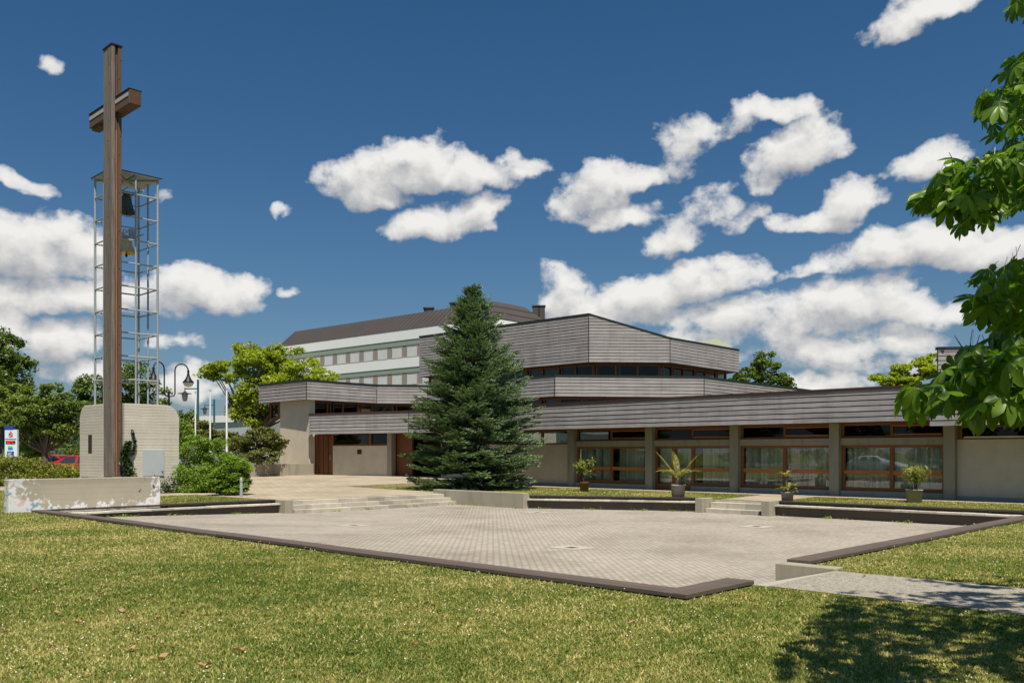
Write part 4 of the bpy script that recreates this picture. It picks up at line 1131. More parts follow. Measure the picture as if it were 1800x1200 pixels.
# background trees --------------------------------------------------------
tree('maple_tree','bright yellow green maple tree beside the white office block','tree',at(455,66),
     [blob(450,640,66,52,40),blob(400,655,66,48,24),blob(500,640,67,55,38),blob(470,690,66,58,52),blob(565,662,63,38,14),blob(430,625,66,32,26),blob(440,720,66,42,40),blob(378,650,66,24,12),blob(515,690,66,48,40),blob(540,650,64,40,20)],
     23000,.25,M['l_maple'],.22,3.2,26,.34,limbs=26)
tree('leafy_tree','tall dark green tree at the far left edge of the picture','tree',at(5,62),
     [blob(10,625,62,42,46),blob(35,660,62,36,36),blob(-30,620,62,50,60),blob(0,690,62,60,45)],13000,.24,M['l_dark'],.25,3,26,.32,limbs=14)
tree('leafy_tree','pale green bushy tree behind the bank sign and hedge','tree',at(10,56),
     [blob(20,705,56,55,34),blob(-20,720,56,50,40),blob(50,725,56,45,34)],11000,.20,M['l_yellow'],.18,2,26,.32)
tree('leafy_tree','small spreading tree with bare dark trunk left of the bell base','tree',at(81,52),
     [blob(75,725,52,52,34),blob(110,718,52,40,30),blob(40,745,52,40,26),blob(105,755,52,42,24),blob(92,690,52,26,20)],12000,.19,M['l_green'],.20,1.7,26,.32)
tree('leafy_tree','rounded dark tree seen through the bars of the steel tower','tree',at(225,70),
     [blob(225,675,70,55,42),blob(170,690,70,40,40),blob(262,695,70,40,38),blob(200,720,70,60,36),blob(145,700,70,30,40)],12000,.28,M['l_dark'],.25,2.5,26,.34)
tree('leafy_tree','small bright green tree behind the right end of the upper church roof','tree',at(1345,78),
     [blob(1345,645,78,30,28),blob(1320,665,78,26,22),blob(1365,672,78,34,18),blob(1300,668,78,22,18),blob(1350,700,78,40,30)],9000,.27,M['l_green'],.2,4,24,.32)
tree('leafy_tree','yellow green tree behind the roof near the chestnut leaves','tree',at(1595,62),
     [blob(1610,655,62,45,28),blob(1560,668,62,36,18),blob(1640,640,62,32,20),blob(1590,690,62,60,30)],9000,.25,M['l_maple'],.2,3,24,.32)
# shrubs
def shrub(name, label, base, blobs, n, leaf, material, group=None, tilt=1.0, sub=.36, subs=30):
    return tree(name,label,'shrub',base,blobs,n,leaf,material,.05,.35,subs,sub,group,'bark',10,tilt,('foliage','stems'))
shrub('shrub','dense bright green shrub against the right side of the bell base',at(345,37.5),
      [blob(345,790,37.5,40,30),blob(340,835,37,38,34),blob(378,800,38,34,34),blob(325,760,39,16,30),blob(365,842,36.5,35,26),blob(345,858,36.5,36,12)],26000,.085,M['l_bright'],subs=60,sub=.32)
shrub('shrub','bushy feathery green shrub behind the small grey bollard',at(410,34.5),
      [blob(408,828,34.5,34,36),blob(385,845,34.3,26,24),blob(425,845,34.6,18,22),blob(405,858,34.3,34,12)],20000,.085,M['l_bright'],tilt=.5,subs=56,sub=.32)
shrub('shrub','wide olive brown shrub above the concrete planter',at(455,52,z=.3),
      [blob(455,782,52,44,26),blob(425,785,52,26,22),blob(480,778,52,26,24),blob(458,762,52,28,14),blob(462,802,51,40,14)],12000,.15,M['l_olive'])
shrub('shrub','dark reddish shrub behind the three white flagpoles',at(372,58),
      [blob(375,770,58,40,24),blob(350,760,58,30,24),blob(405,775,58,22,18)],8000,.18,M['l_olive'])
shrub('shrub','green shrub rising beside the foot of the black lamp post',at(325,60),
      [blob(322,745,60,20,30),blob(335,740,60,16,20),blob(312,770,60,22,28)],5000,.18,M['l_green'])
def hedge():
    t = thing('hedge', 'clipped yellow green hedge behind the painted concrete wall', 'hedge', at(60,42))
    bl = [blob(px,(818 if px<75 else 828)+rng.uniform(-2,2),42,24,20 if px<75 else 15,.9) for px in range(-60,150,15)]+[blob(px,838,41.5,24,16,.9) for px in range(-60,150,18)]
    C,_ = blob_points(bl, 16000, .5, 18); C = C[C[:,2]>.03]; leaf_mesh('foliage', C, .11, M['l_hedge'], t)
    m = MB()
    for px in range(-60,150,12): x,y,z = at(px,42); m.tube([(x,y,-.05),(x+.05,y,.5),(x+.15,y+.1,.9)],[.03,.02,.01],5)
    m.build('stems', M['bark'], t)
hedge()
shrub('shrub','light green rounded shrub between the bank sign and the tree trunk',at(58,53),[blob(60,778,53,26,24),blob(45,800,53,36,20)],6000,.13,M['l_bright'])
shrub('shrub','deep green thicket behind the red cars',at(110,80),[blob(100,770,80,50,26),blob(60,765,80,45,30),blob(140,775,80,40,24),blob(10,760,80,50,34),blob(100,790,78,60,14)],9000,.25,M['l_dark'])
# ivy on the cross foot and a weed tuft
t = thing('ivy', 'dark green ivy climbing at the foot of the wooden cross', 'ivy', P(14.95,35.2,0))
C = []
for i in range(900):
    h = rng.uniform(0,1); wd = .30*(1-.62*h)
    C.append(P(14.86+rng.uniform(-1,1)*wd+.10*math.sin(h*7), 35.24+rng.uniform(-.16,.12)*(1.2-h*.6), .35+h*1.75))
for i in range(90):
    h = rng.uniform(0,1); C.append(P(15.08+.12*math.sin(h*3)+rng.uniform(-.05,.05),35.33,1.5+h*1.05))
leaf_mesh('foliage', np.array(C), .10, M['l_ivy'], t, .9)
m = MB(); m.tube([P(14.9,35.3,0),P(14.85,35.3,.8),P(15.0,35.32,1.5),P(15.12,35.34,2.5)],[.03,.02,.012,.005],6); m.tube([P(14.8,35.2,0),P(14.95,35.25,.9),P(14.86,35.3,1.7)],[.025,.015,.005],6)
m.build('stems', M['bark'], t)
t = thing('weed_tuft', 'dark weed tuft growing at the foot of the bell base right of the metal door', 'weeds', P(16.4,34.9,0))
C = np.array([P(16.35+rng.normal(0,.28),35.0+rng.normal(0,.15),abs(rng.normal(0,.26))) for i in range(420)])
leaf_mesh('foliage', C, .10, M['l_ivy'], t, .6)
m = MB()
for i in range(8): m.tube([P(16.35,35,0),P(16.35+rng.uniform(-.4,.4),35+rng.uniform(-.2,.2),.55)],[.008,.003],4)
m.build('stems', M['bark'], t)

# ---------------------------------------------------------------- potted plants
def pot(t, c, r, h, material, taper=.82):
    m = MB(); m.lathe(c, [(.001,0),(r*taper,0),(r*.97,h*.9),(r,h*.9),(r,h),(r*.9,h),(r*.88,h-.04),(.001,h-.04)], 18); m.build('pot', material, t)
    m = MB(); m.lathe(c, [(.001,h-.03),(r*.86,h-.03)], 18); m.build('soil', M['soil'], t)
def oleander(label, px, py, r, h, top, wid, potm, n=650):
    D = EYE*F/(py-HZ); c = at(px,D); t = thing('potted_plant', label, 'potted plant', c, 'potted plants in front of the window front')
    pot(t, c, r, h, potm)
    m = MB(); C = []
    for i in range(14):
        an = rng.uniform(0,6.28); rr = wid*rng.uniform(.25,1); e = Vector((c[0]+rr*math.cos(an),c[1]+rr*math.sin(an),c[2]+top*rng.uniform(.78,1)))
        s = Vector((c[0]+.06*math.cos(an),c[1]+.06*math.sin(an),h-.04)); md = s.lerp(e,.5)+Vector((0,0,.08))
        m.tube([s,md,e],[.014,.010,.004],5)
        for k in range(n//14):
            f = rng.uniform(.42,1.04); p = s.lerp(md,f*2) if f < .5 else md.lerp(e,f*2-1)
            C.append(p+Vector(rng.normal(0,.07,3)))
    m.build('stems', M['bark'], t)
    leaf_mesh('foliage', np.array(C), .15, M['l_pot'], t, .26, .6)
oleander('leftmost potted oleander in a brown pot beside the spruce',1027,863.5,.21,.40,1.32,.42,M['terracotta'])
oleander('rightmost potted plant, a rounded oleander in a grey tub',1607,883,.27,.44,1.18,.48,M['pot'])
def frond(m, c, an, L, lift, droop, lw, nl=22):
    """arched rib with leaflets"""
    d = Vector((math.cos(an),math.sin(an),0)); pts = []
    for i in range(9):
        s = i/8; pts.append(Vector(c)+d*(L*s*(1-.15*s))+Vector((0,0,L*(lift*s-droop*s*s))))
    m.tube(pts, [.012-.001*i for i in range(9)], 5)
    sd = Vector((-d.y,d.x,0))
    for k in range(nl):
        s = .16+.84*k/(nl-1); i = min(7,int(s*8)); p = pts[i].lerp(pts[i+1],s*8-i) if i < 8 else pts[8]
        tn = (pts[min(8,i+1)]-pts[i]).normalized(); l = lw*math.sin(math.pi*min(1,.18+.78*s))
        for sg in (-1,1):
            tip = p+(sd*sg*.75+tn*.75+Vector((0,0,.12))).normalized()*l; w_ = tn*.014
            m.add([p-w_,p+w_,p.lerp(tip,.6)+w_*.9,tip,p.lerp(tip,.6)-w_*.9],[(0,1,2,3,4)])
D = EYE*F/(875.5-HZ); c = at(1192,D)
t = thing('potted_palm','tall feather palm with arching fronds in a grey tub','potted plant',c,'potted plants in front of the window front')
pot(t, c, .27, .50, M['pot'], .8)
m = MB(); m.lathe((c[0],c[1],.46),[(.10,0),(.09,.2),(.04,.3)],10); m.build('trunk', M['bark'], t)
m = MB()
for k in range(13):
    an = 2*math.pi*k/13+rng.uniform(-.2,.2); up_ = k % 3 == 0
    frond(m,(c[0],c[1],.68),an,rng.uniform(.8,1.0),1.35 if up_ else .95,.32 if up_ else .62,.20)
for s in (0,math.pi): frond(m,(c[0],c[1],.68),s+.1,1.0,.82,.55,.2)
m.build('fronds', M['l_palm'], t)
D = EYE*F/(882-HZ); c = at(1384,D)
t = thing('potted_palm','short cycad with a small crown above, in a grey tub by the garden path','potted plant',c,'potted plants in front of the window front')
pot(t, c, .21, .34, M['pot'], .85)
m = MB(); m.tube([(c[0]-.03,c[1],.3),(c[0]-.03,c[1],.85)],[.05,.035],8); m.build('trunk', M['bark'], t)
m = MB()
for k in range(22): frond(m,(c[0]+.02,c[1],.36),rng.uniform(0,6.28),rng.uniform(.42,.58),rng.uniform(.45,1.1),.55,.10,16)
for k in range(9): frond(m,(c[0]-.03,c[1],.82),rng.uniform(0,6.28),rng.uniform(.24,.34),rng.uniform(.6,1.5),.5,.09,12)
m.build('fronds', M['l_palm'], t)

# ---------------------------------------------------------------- white office block behind
OF = thing('office_block','long white office block with brown metal roof behind the church','office building',(-2,95,0))
ou = Vector((-.752,.659)); ov = Vector((.659,.752)); o0 = Vector((-2.07,95.0))
def oq(s, d=0): q = o0+ou*s+ov*d; return (q.x,q.y)
LEN, DEP = 39.6, 10.8
def oband(name, z0, z1, outset, material, s0=0, s1=LEN):
    m = MB(); q = [oq(s0-outset if s0 == 0 else s0,-outset),oq(s1+outset if s1 == LEN else s1,-outset),oq(s1+outset if s1 == LEN else s1,DEP),oq(s0-outset if s0 == 0 else s0,DEP)]
    m.prism(q[::-1], z0, z1); return m.build(name, material, OF)
oband('wall', 14.85, 16.0, .10, M['offwhite']); oband('green_band', 14.2, 14.85, .05, M['sage']); oband('pier_wall', 12.72, 14.2, .0, M['pier'])
oband('wall', 11.6, 12.72, .10, M['offwhite']); oband('green_band', 11.0, 11.6, .05, M['sage']); oband('pier_wall', 9.5, 11.0, .0, M['pier'])
oband('wall', 8.4, 9.5, .10, M['offwhite']); oband('green_band', 7.8, 8.4, .08, M['sage']); oband('pier_wall', 6.3, 7.8, 0, M['pier']); oband('wall', 0, 6.3, .10, M['offwhite'])
for zb in (12.78, 9.56):
    for k in range(14):
        s = 1.25+2.63*k
        if s+1.9 > LEN: break
        m = MB(); z1 = zb+1.36
        for (x0,x1,y0,y1) in ((s,s+1.85,zb,zb+.06),(s,s+1.85,z1-.06,z1),(s,s+.06,zb+.06,z1-.06),(s+1.79,s+1.85,zb+.06,z1-.06)):
            m.prism([oq(x0,-.05),oq(x0,.03),oq(x1,.03),oq(x1,-.05)], y0, y1)
        f = m.build('window', M['pier'], OF)
        m = MB(); m.prism([oq(s+.05,-.02),oq(s+.05,.02),oq(s+1.8,.02),oq(s+1.8,-.02)], zb+.05+(.0 if (k*7)%5 else .0), z1-.05); m.build('blind', M['shutter'], f)
e = [oq(-.11,-.12),oq(LEN+.11,-.12),oq(LEN+.11,DEP+.1),oq(-.11,DEP+.1)]; r = [oq(2.2,2.6),oq(LEN-.1,2.6),oq(LEN-.1,DEP-3),oq(2.2,DEP-3)]
m = MB(); m.add([(p[0],p[1],16.0) for p in e]+[(p[0],p[1],18.4) for p in r], [(0,1,5,4),(1,2,6,5),(2,3,7,6),(3,0,4,7),(4,5,6,7),(3,2,1,0)]); rf = m.build('roof', M['roofseam'], OF)
for s, d, z1, wd in ((13.5,3.4,19.0,.55),(9.0,3.4,19.1,.6),(6.8,3.4,19.1,.5)):
    q = oq(s,d); m = MB(); m.box(q[0]-wd,q[0]+wd,q[1]-.4,q[1]+.4,18.0,z1-.15); m.box(q[0]-wd-.1,q[0]+wd+.1,q[1]-.5,q[1]+.5,z1-.15,z1); m.build('chimney', M['roofseam'], rf)
x, y, z = PX(947,538,104); m = MB(); m.box(x-.7,x+.7,y-.7,y+.7,14,z-.12); m.box(x-.78,x+.78,y-.78,y+.78,z-.12,z); m.build('chimney', M['roofseam'], rf)
# far low building with white roof edge
t = thing('flat_roofed_hall','distant low grey hall with a white roof edge behind the flagpoles','building',at(380,125))
x0, y0 = at(255,125)[:2]; x1, y1 = at(470,112)[:2]; zf = lambda py: EYE+(HZ-py)/F*125
m = MB(); m.hexa([(x0,y0,0),(x1,y1,0),(x1,y1+14,0),(x0,y0+14,0),(x0,y0,5.6),(x1,y1,5.6),(x1,y1+14,5.6),(x0,y0+14,5.6)]); m.build('wall', M['panel_metal'], t)
m = MB(); m.hexa([(x0-.3,y0-.4,5.6),(x1+.3,y1-.4,5.6),(x1+.3,y1+14,5.6),(x0-.3,y0+14,5.6),(x0-.3,y0-.4,6.5),(x1+.3,y1-.4,6.5),(x1+.3,y1+14,6.5),(x0-.3,y0+14,6.5)]); m.build('roof', M['white'], t)
m = MB()
for k in range(7): f = (k+.3)/7; q = (x0+(x1-x0)*f,y0+(y1-y0)*f); m.hexa([(q[0],q[1]-.06,2),(q[0]+1.6,q[1]-.06-.2,2),(q[0]+1.6,q[1]+.1,2),(q[0],q[1]+.1,2),(q[0],q[1]-.06,4),(q[0]+1.6,q[1]-.06-.2,4),(q[0]+1.6,q[1]+.1,4),(q[0],q[1]+.1,4)])
m.build('window_band', M['carglass'], t)

# ---------------------------------------------------------------- lamps, flagpoles, bollard, planter, sign, cars
c = at(297,47); z1 = EYE+(HZ-694)/F*47
t = thing('street_lamp','black double armed street lamp with bell shaped shades behind the bell base','street lamp',c,'street lamps on the left')
m = MB(); m.tube([c,(c[0],c[1],1.2),(c[0],c[1],z1+.2)],[.09,.065,.05],10); m.lathe(c,[(.16,0),(.16,.3),(.1,.4),(.09,1.0)],12); m.build('pole', M['black'], t)
s = 47/F
for sg in (-1,1):
    m = MB(); rad = .36; zc = EYE+(HZ-650)/F*47; du = Vector((.74,.67)) if sg > 0 else Vector((-.42,-.90))
    q = lambda d: (c[0]+du.x*d, c[1]+du.y*d)
    pts = [(c[0],c[1],z1-.1),(*q(.28),z1-.02),(*q(.32),z1+.1),(*q(.32),zc)]
    for i in range(1,9): an = math.pi*i/8; pts.append((*q(.32+rad-rad*math.cos(an)),zc+rad*math.sin(an)))
    ex, ey = q(.32+2*rad); pts.append((ex,ey,zc-.3)); m.tube(pts,.036,7)
    m.build('arm', M['black'], t)
    zs = EYE+(HZ-671)/F*47; m = MB(); m.lathe((ex,ey,zs),[(.30,0),(.30,.03),(.16,.20),(.08,.38),(.05,.55),(.07,.62),(.03,.72)],16); sh = m.build('lamp_shade', M['black'], t)
    m = MB(); m.lathe((ex,ey,zs),[(.27,0),(.22,-.14),(.10,-.22),(.001,-.24)],14); m.build('bulb_glass', M['lamp_glass'], sh)
def teal_lamp(label, px, D, top, lx, ly, material):
    c = at(px,D); s = D/F; zt_ = EYE+(HZ-top)*s; za = EYE+(HZ-(ly-8))*s; x1 = (lx-900)*s
    t = thing('street_lamp', label, 'street lamp', c, 'street lamps on the left')
    m = MB(); m.tube([c,(c[0],c[1],zt_)],.085 if D < 80 else .1,8); m.build('pole', material, t)
    m = MB(); m.tube([c[:2]+(za,),(x1,c[1],za)],.05,6); m.build('arm', material, t)
    m = MB(); m.tube([(x1,c[1],za+.1),(x1,c[1],za-.3)],.035,6); m.lathe((x1,c[1],za-.62),[(.52,.22),(.5,.26),(.18,.30),(.06,.42)],14); sh = m.build('lamp_shade', M['black'], t)
    m = MB(); m.lathe((x1,c[1],za-1.0),[(.001,0),(.14,.02),(.22,.3),(.24,.58)],12); m.build('bulb_glass', M['lamp_glass'], sh)
teal_lamp('taller teal street lamp with one lantern arm',348,70,667,325,691,M['teal'])
teal_lamp('smaller dark teal street lamp farther back with one lantern arm',376.5,96,702,360,720,M['teal'])
for px, top, lb in ((343.5,690,'leftmost of the three white flagpoles in front of the shrubs'),(369.5,687,'middle one of the three white flagpoles in front of the shrubs'),(398.5,685,'rightmost of the three white flagpoles in front of the shrubs')):
    c = at(px,56.5 if px < 390 else 46); D = c[1]; zt_ = EYE+(HZ-top)/F*D
    t = thing('flagpole', lb, 'flagpole', c, 'white flagpoles')
    m = MB(); m.tube([c,(c[0],c[1],zt_)],[.06,.045],8); m.build('pole', M['white'], t)
    m = MB(); m.lathe((c[0],c[1],zt_),[(.001,.12),(.06,.08),(.06,.02),(.03,0)],8); m.build('finial', M['galv'], t)
c = at(424,33.0); m = MB(); m.lathe(c,[(.055,-.1),(.055,.66),(.04,.70),(.001,.71)],12); m.lathe(c,[(.062,.56),(.062,.60)],12)
tag(m.build('bollard', M['galv'], None, c),'slim grey metal bollard in front of the feathery shrub','bollard')
q0 = at(441,50)[:2]; q1 = at(493,52)[:2]; m = MB(); m.seg(q0,q1,0,.25,.1,.98); m.seg(q1,(q1[0]+1.5,q1[1]+2.0),0,.25,.1,.98); m.seg(q0,(q0[0]-1.6,q0[1]+1.8),-.25,0,.1,.98)
tag(m.build('planter_wall', M['conc'], None, (q0[0],q0[1],.1), .01),'grey concrete planter wall under the olive brown shrub','planter')
# bank sign
def text_mesh(name, body, size, loc, parent, material, ext=.004, rot=(math.pi/2,0,0), sx=1.0):
    cu = bpy.data.curves.new(name,'FONT'); cu.body = body; cu.size = size; cu.extrude = ext; cu.align_x = 'CENTER'; cu.align_y = 'CENTER'; cu.offset = size*.02
    o = bpy.data.objects.new(name, cu); COL.objects.link(o); dg = bpy.context.evaluated_depsgraph_get(); dg.update()
    me = bpy.data.meshes.new_from_object(o.evaluated_get(dg)); bpy.data.objects.remove(o)
    mt = Matrix.Translation(Vector(loc)-ORG[parent])@Matrix.Rotation(rot[0],4,'X')@Matrix.Diagonal((sx,1,1,1)); me.transform(mt); me.materials.clear()
    return link(name, me, material, parent, ORG[parent])
M['sign_face'] = m_plain('sign_face_white', (.62,.74,.80), .3, 0, .03); M['sign_blue'] = m_plain('sign_blue', (.03,.06,.28), .35); M['sign_red'] = m_plain('sign_red', (.62,.03,.03), .4)
M['sign_green'] = m_plain('sign_green', (.20,.55,.06), .4); M['sign_sky'] = m_plain('sign_mid_blue', (.02,.2,.5), .4); M['led'] = m_emit('red_led', (1,.03,.02), 1.6)
D = 48; c = at(19,D); s = D/F; X = lambda px: (px-900)*s; Zp = lambda py: EYE+(HZ-py)*s
t = thing('bank_sign','tall white pylon sign with red letter, red temperature display and blue cap','sign',c)
y0 = c[1]; m = MB(); m.box(X(8.2),X(30),y0,y0+.18,.15,Zp(755)); m.build('sign_board', M['sign_face'], t, bevel=.01)
m = MB(); m.box(X(8),X(23),y0-.01,y0+.2,Zp(755),Zp(748)); m.build('sign_cap', M['sign_blue'], t)
m = MB(); m.box(X(9.5),X(28.5),y0+.03,y0+.15,-.02,.15); m.build('sign_foot', M['conc'], t)
text_mesh('letter','S',.30,(X(19),y0-.01,Zp(764.6)),t,M['sign_red'],sx=1.9)
m = MB(); m.tube([(X(19),y0-.012,Zp(758.8)),(X(19),y0-.002,Zp(758.8))],.04,12); m.build('letter_dot', M['sign_red'], t)
m = MB(); m.box(X(9),X(28.5),y0-.008,y0-.001,Zp(772),Zp(770.8)); m.build('divider', M['sign_blue'], t)
m = MB(); m.box(X(10.4),X(27),y0-.014,y0-.001,Zp(780),Zp(774)); dsp = m.build('display', M['black'], t)
text_mesh('digits','35°C',.19,(X(18.7),y0-.018,Zp(777)),dsp,M['led'],sx=1.05) if False else None
ORG[dsp] = ORG[t]; text_mesh('digits','35°C',.19,(X(18.7),y0-.018,Zp(777)),dsp,M['led'],sx=1.1)
m = MB(); m.box(X(14.3),X(22),y0-.012,y0-.001,Zp(786.5),Zp(783.3)); m.build('emblem_green', M['sign_green'], t)
m = MB(); m.box(X(14.3),X(22.6),y0-.012,y0-.001,Zp(790),Zp(786.6)); m.build('emblem_blue', M['sign_sky'], t)
m = MB(); m.box(X(12.5),X(24.5),y0-.012,y0-.001,Zp(804),Zp(793)); pn = m.build('info_panel', M['sign_blue'], t)
m = MB()
for k, wd in enumerate((7,5,8)): m.box(X(14),X(14+wd),y0-.018,y0-.013,Zp(796+2.4*k),Zp(795.1+2.4*k))
m.build('text_lines', M['white'], pn)
# cars
def car(label, loc, yaw, paint, group):
    t = thing('parked_car', label, 'car', loc, group)
    cs, sn = math.cos(yaw), math.sin(yaw)
    W = lambda x, y, z: (loc[0]+x*cs-y*sn, loc[1]+x*sn+y*cs, loc[2]+z)
    # stations along the length: x, half width, sill z, shoulder z, roof z, roof half width
    st = [(-2.08,.62,.34,.60,.62,.50),(-1.98,.78,.26,.80,.83,.62),(-1.45,.84,.22,.90,.95,.60),(-.80,.86,.20,.94,1.18,.58),(-.25,.86,.20,.95,1.44,.57),(.40,.86,.20,.96,1.48,.58),(1.10,.85,.20,.97,1.42,.57),(1.72,.83,.24,.97,1.10,.60),(2.0,.78,.30,.92,.96,.62),(2.08,.66,.36,.70,.74,.54)]
    def ring(x,hw,zs,zsh,zr,rw): return [(x,-hw*.94,zs),(x,-hw,zs+.22),(x,-hw*.985,zsh),(x,-rw,zr-.03),(x,-rw*.7,zr),(x,rw*.7,zr),(x,rw,zr-.03),(x,hw*.985,zsh),(x,hw,zs+.22),(x,hw*.94,zs)]
    vs = []; fs = []; k = 10
    for s_ in st: vs += [W(*p) for p in ring(*s_)]
    for i in range(len(st)-1):
        for j in range(k): fs.append((i*k+j,i*k+(j+1)%k,(i+1)*k+(j+1)%k,(i+1)*k+j))
    m = MB(); m.add(vs, fs+[list(range(k))[::-1],[(len(st)-1)*k+j for j in range(k)]], 0, True); body = m.build('body', paint, t)
    def on(i, f, j0, j1, r, o=.012):
        """point on the body between stations i,i+1 (f) and ring verts j0,j1 (r), pushed out"""
        A_ = [Vector(v) for v in (vs[i*k+j0],vs[(i+1)*k+j0],vs[i*k+j1],vs[(i+1)*k+j1])]
        p = A_[0].lerp(A_[1],f).lerp(A_[2].lerp(A_[3],f),r); ctr = Vector(W(0,0,.75)); d = (p-ctr); d.z *= .4; return p+d.normalized()*o
    for nm, j0, j1 in (('side_window',2,3),('side_window',7,6)):
        for (i0,f0,i1,f1) in ((3,.35,4,.85),(5,.05,5,.9),(6,.05,6,.75)):
            m = MB(); q = [on(i0,f0,j0,j1,.12),on(i1,f1,j0,j1,.12),on(i1,f1,j0,j1,.9),on(i0,min(.98,f0+.30) if i0 == 3 else f0,j0,j1,.9)]
            mid_ = [on(i0,.99,j0,j1,.12),on(i0,.99,j0,j1,.9)]
            if i0 != i1: m.add([q[0],mid_[0],q[1],q[2],mid_[1],q[3]],[(0,1,4,5),(1,2,3,4)])
            else: m.add(q,[(0,1,2,3)])
            m.build(nm, M['carglass'], body)
    m = MB()
    for i in (2,3): m.add([on(i,.25 if i==2 else .0,4,5,-.12),on(i,.25 if i==2 else .0,4,5,1.12),on(i,1.0,4,5,1.1),on(i,1.0,4,5,-.1)],[(0,1,2,3)])
    m.build('windscreen', M['carglass'], body)
    m = MB(); m.add([on(6,.15,4,5,-.1),on(6,.15,4,5,1.1),on(6,.95,4,5,1.12),on(6,.95,4,5,-.12)],[(3,2,1,0)]); m.build('rear_window', M['carglass'], body)
    for x in (-1.32,1.30):
        for y in (-.80,.80):
            m = MB(); a, b = Vector(W(x,y-.1,.31)), Vector(W(x,y+.1,.31)); m.tube([a,b],.31,20); wh = m.build('wheel', M['tyre'], t)
            m = MB(); o_ = -.115 if y < 0 else .115; m.tube([W(x,y+o_*.9,.31),W(x,y+o_,.31)],.19,16); m.build('rim', M['rim'], wh)
    for y in (-.55,.55):
        m = MB(); m.lathe(W(-2.0,y,.66),[(.001,-.07),(.13,-.04),(.13,.05),(.001,.07)],10); m.build('headlight', M['lamp_glass'], t)
        m = MB(); m.lathe(W(2.02,y,.78),[(.001,-.09),(.11,-.05),(.11,.06),(.001,.09)],10); m.build('tail_light', M['sign_red'], t)
g = 'cars in the car park on the left'
car('bright red car with pale window trim beside the bell base', at(132,52,z=.04), math.radians(4), M['car_red'], g)
car('dark red car half hidden by the tree trunk and hedge', at(96,60,z=.04), math.radians(-30), M['car_dred'], g)
mp = AB(*at(1540,66)[:2]); pr = P(66-mp[0], mp[1], 0)
car('white car seen only as a reflection in the window front', (pr[0],pr[1],.0), math.radians(136), M['car_white'], None)

# unseen trees added behind the viewer to darken the reflections in the window front
for k, (x, y) in enumerate(((-44,-2),(-37,-9),(-30,-15),(-23,-21),(-15,-26),(-6,-29),(3,-31),(12,-30),(-52,6),(-60,14))):
    h = 5.5+1.5*rng.random()
    tree('reflection_tree','unseen green tree added behind the viewer to darken the window reflections','tree',(x,y,0),
         [(x,y,h,4.6,4.6,3.6),(x+2.4,y+1.2,h-1.2,3.2,3.2,2.6),(x-2.2,y-1,h-.8,3.2,3.2,2.6),(x,y,h-2.2,4.2,4.2,2),(x,y,1.4,4.6,4.2,1.4)],3600,.8,M['l_dark'],.25,2.6,22,.4,'trees added behind the viewer to darken window reflections',limbs=8)

# ---------------------------------------------------------------- lawn cover: blades, clover, fallen leaves
def plaza_mask(x, y):
    a = x*SA+y*CA; b = -x*CA+y*SA
    ins = (a > 8.48)&(a < 27.6)&(b > np.where(a < 10.06, 5.42, np.where(a < 12.4, 5.2, 5.79)))&(b < 26.9)&~((a > 24.3)&(a-24.3 > (22.6-b)*.52-.0)&(b > 16.8))
    path_ = (a > 10.02)&(a < 12.1)&(b < 5.6)
    pave = (a > 31.6)&(b < 34)
    stp = (a > 16.2)&(a < 24.4)&(b > 26)
    gst = (a > 26)&(a < 31.8)&(b > 14.2)&(b < 16.75)
    terr = (a > 12.5)&(b > 33) | (a > 16.4)&(a < 24.6)&(b > 26) | (b > 34.1)&(a > 24)
    wall = (a > 8)&(a < 12.3)&(b > 26.7)&(b < 27.1)
    base = (a > 14.3)&(a < 17.1)&(b > 35.3)
    ramp = (a > 12)&(a < 12.4)&(b > 5.25)&(b < 6.2)
    return ~(ins|path_|pave|stp|gst|terr|wall|base|ramp)
def scatter(n, D0, D1, power):
    D = D0*(D1/D0)**(rng.uniform(0,1,n)**power); u = rng.uniform(-.66,.95,n); x = u*D
    ok = plaza_mask(x, D); return x[ok], D[ok]
def blades():
    x1, y1 = scatter(560000, 5.2, 24, 1.0); x2, y2 = scatter(140000, 18, 42, 1.0)
    x = np.r_[x1,x2]; y = np.r_[y1,y2]; n = len(x)
    clump = .5+.5*np.sin(x*2.3+np.sin(y*1.7)*2)*np.sin(y*2.9+x*.7)
    h = (.009+.016*rng.uniform(0,1,n)+.006*clump)*(1+.012*y); wd = (.0022+.0028*(rng.uniform(0,1,n)<.3))*(1+.14*y)
    an = rng.uniform(0,6.283,n); ln = rng.normal(0,1.0,n)
    dx, dy = np.cos(an), np.sin(an)
    b = np.stack([x,y,np.zeros(n)],1); s = np.stack([-dy*wd,dx*wd,np.zeros(n)],1)
    tip = b+np.stack([dx*h*ln,dy*h*ln,h],1)
    V = np.stack([b-s,b+s,tip],1).reshape(-1,3)
    o = npmesh('grass', V, np.arange(3*n).reshape(n,3), M['blade']); tag(o, 'short partly dry grass covering the lawn', 'grass', kind='stuff')
blades()
def lawn_weeds():
    x, y = scatter(900, 5.8, 26, 1.0); C = []
    for i in range(len(x)):
        if math.sin(x[i]*1.1+2)*math.sin(y[i]*.9)+rng.normal(0,.5) < .3: continue
        for k in range(rng.integers(5,11)):
            an = rng.uniform(0,6.28); rr = rng.uniform(.01,.075); C.append((x[i]+rr*math.cos(an), y[i]+rr*math.sin(an), .02+rng.uniform(0,.018)))
    o = leaf_mesh('lawn_weeds', np.array(C), .045, M['l_green'], None, .5, .25)
    tag(o, 'flat green clover and dandelion rosettes growing in the lawn', 'lawn weeds', kind='stuff')
lawn_weeds()
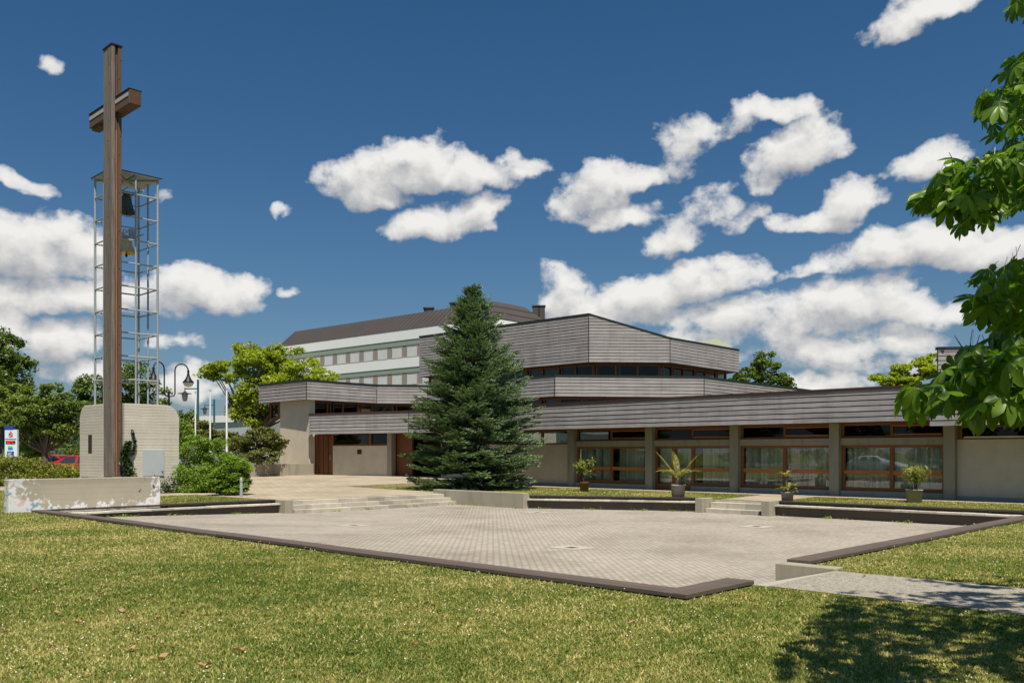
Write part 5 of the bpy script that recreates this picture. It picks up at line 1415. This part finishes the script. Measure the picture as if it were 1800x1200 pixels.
def clover():
    x, y = scatter(5200, 5.8, 34, .95)
    den = np.sin(x*.9+1.2)*np.sin(y*.8+x*.3)+.6*np.sin(x*2.7-y*1.9); k = den+rng.normal(0,.7,len(x)) > .35
    x, y = x[k], y[k]; n = len(x); r = rng.uniform(.004,.0085,n)*(1+.035*y)
    T = np.array([(1,0,0),(0,1,0),(-1,0,0),(0,-1,0),(0,0,1),(0,0,-1)],float)
    V = np.stack([x,y,.035+.02*rng.uniform(0,1,n)],1)[:,None,:]+T[None]*r[:,None,None]
    Ft = np.array([(0,1,4),(1,2,4),(2,3,4),(3,0,4),(1,0,5),(2,1,5),(3,2,5),(0,3,5)])
    o = npmesh('clover_flowers', V.reshape(-1,3), (Ft[None]+6*np.arange(n)[:,None,None]).reshape(-1,3), M['clover']); tag(o, 'tiny white clover flowers dotted over the lawn', 'clover flowers', kind='stuff')
clover()
def weeds():
    C = []
    for (a0,b0),(a1,b1),n in (((16.2,26.3),(8.9,26.3),420),((24.1,22.2),(26.9,16.8),320),((26.88,13.8),(26.88,6.2),420),((16.7,26.02),(24,26.0),260),((24.0,22.4),(24.0,26),120)):
        for k in range(n):
            f = rng.random(); f = f+.05*math.sin(f*40)*rng.random(); q = abs(rng.normal(0,.07)); sx_ = 1 if b0 > 24 and abs(b0-b1) < 1 else 0
            a = a0+(a1-a0)*f-(0 if sx_ else q); b = b0+(b1-b0)*f-(q if sx_ else 0)
            if math.sin(f*23+a0)+.4*math.sin(f*61) < .1: continue
            C.append(P(a,b,zfloor(a)+abs(rng.normal(0,.03))+.01))
    o = leaf_mesh('weeds', np.array(C), .06, M['l_bright'], None, .5)
    tag(o, 'small green weeds sprouting along the foot of the kerbs', 'weeds', kind='stuff')
weeds()
LV = [(140,1098),(215,1078),(228,1090),(180,1080),(62,1040),(98,1080),(288,1160),(135,1020),(278,1088),(320,1078),(470,967),(268,1125),(10,1110),(90,1140),(228,1147),(730,1138),(1110,1100),(180,1048),(265,1012),(195,1007),(360,1175),(420,1148),(450,1025),(760,1070),(505,985),(1520,1014),(1545,990)]
def dry_leaf(i, px, py):
    D = EYE*F/(py-HZ); c = at(px,D); s = rng.uniform(.03,.06); an = rng.uniform(0,6.28)
    V = []; 
    for k in range(5):
        f = k/4-.5; wd = (.40*math.cos(f*math.pi)+.02)*rng.uniform(.8,1.15); cz = .028+.008*math.sin(k*1.7+i)
        for sg in (-1,0,1): V.append((f*2*s, sg*wd*s, cz+abs(sg)*rng.uniform(.0,.03)))
    m = MB(); cs, sn = math.cos(an), math.sin(an)
    V = [(c[0]+x*cs-y*sn,c[1]+x*sn+y*cs,z) for x, y, z in V]
    m.add(V,[(3*k+j,3*k+3+j,3*k+4+j,3*k+1+j) for k in range(4) for j in range(2)])
    o = m.build('fallen_leaf', M['l_dry'], None, c)
    tag(o,'dry curled brown leaf lying on the front lawn','leaf','dry leaves fallen on the front lawn')
for i, (px, py) in enumerate(LV): dry_leaf(i, px, py)
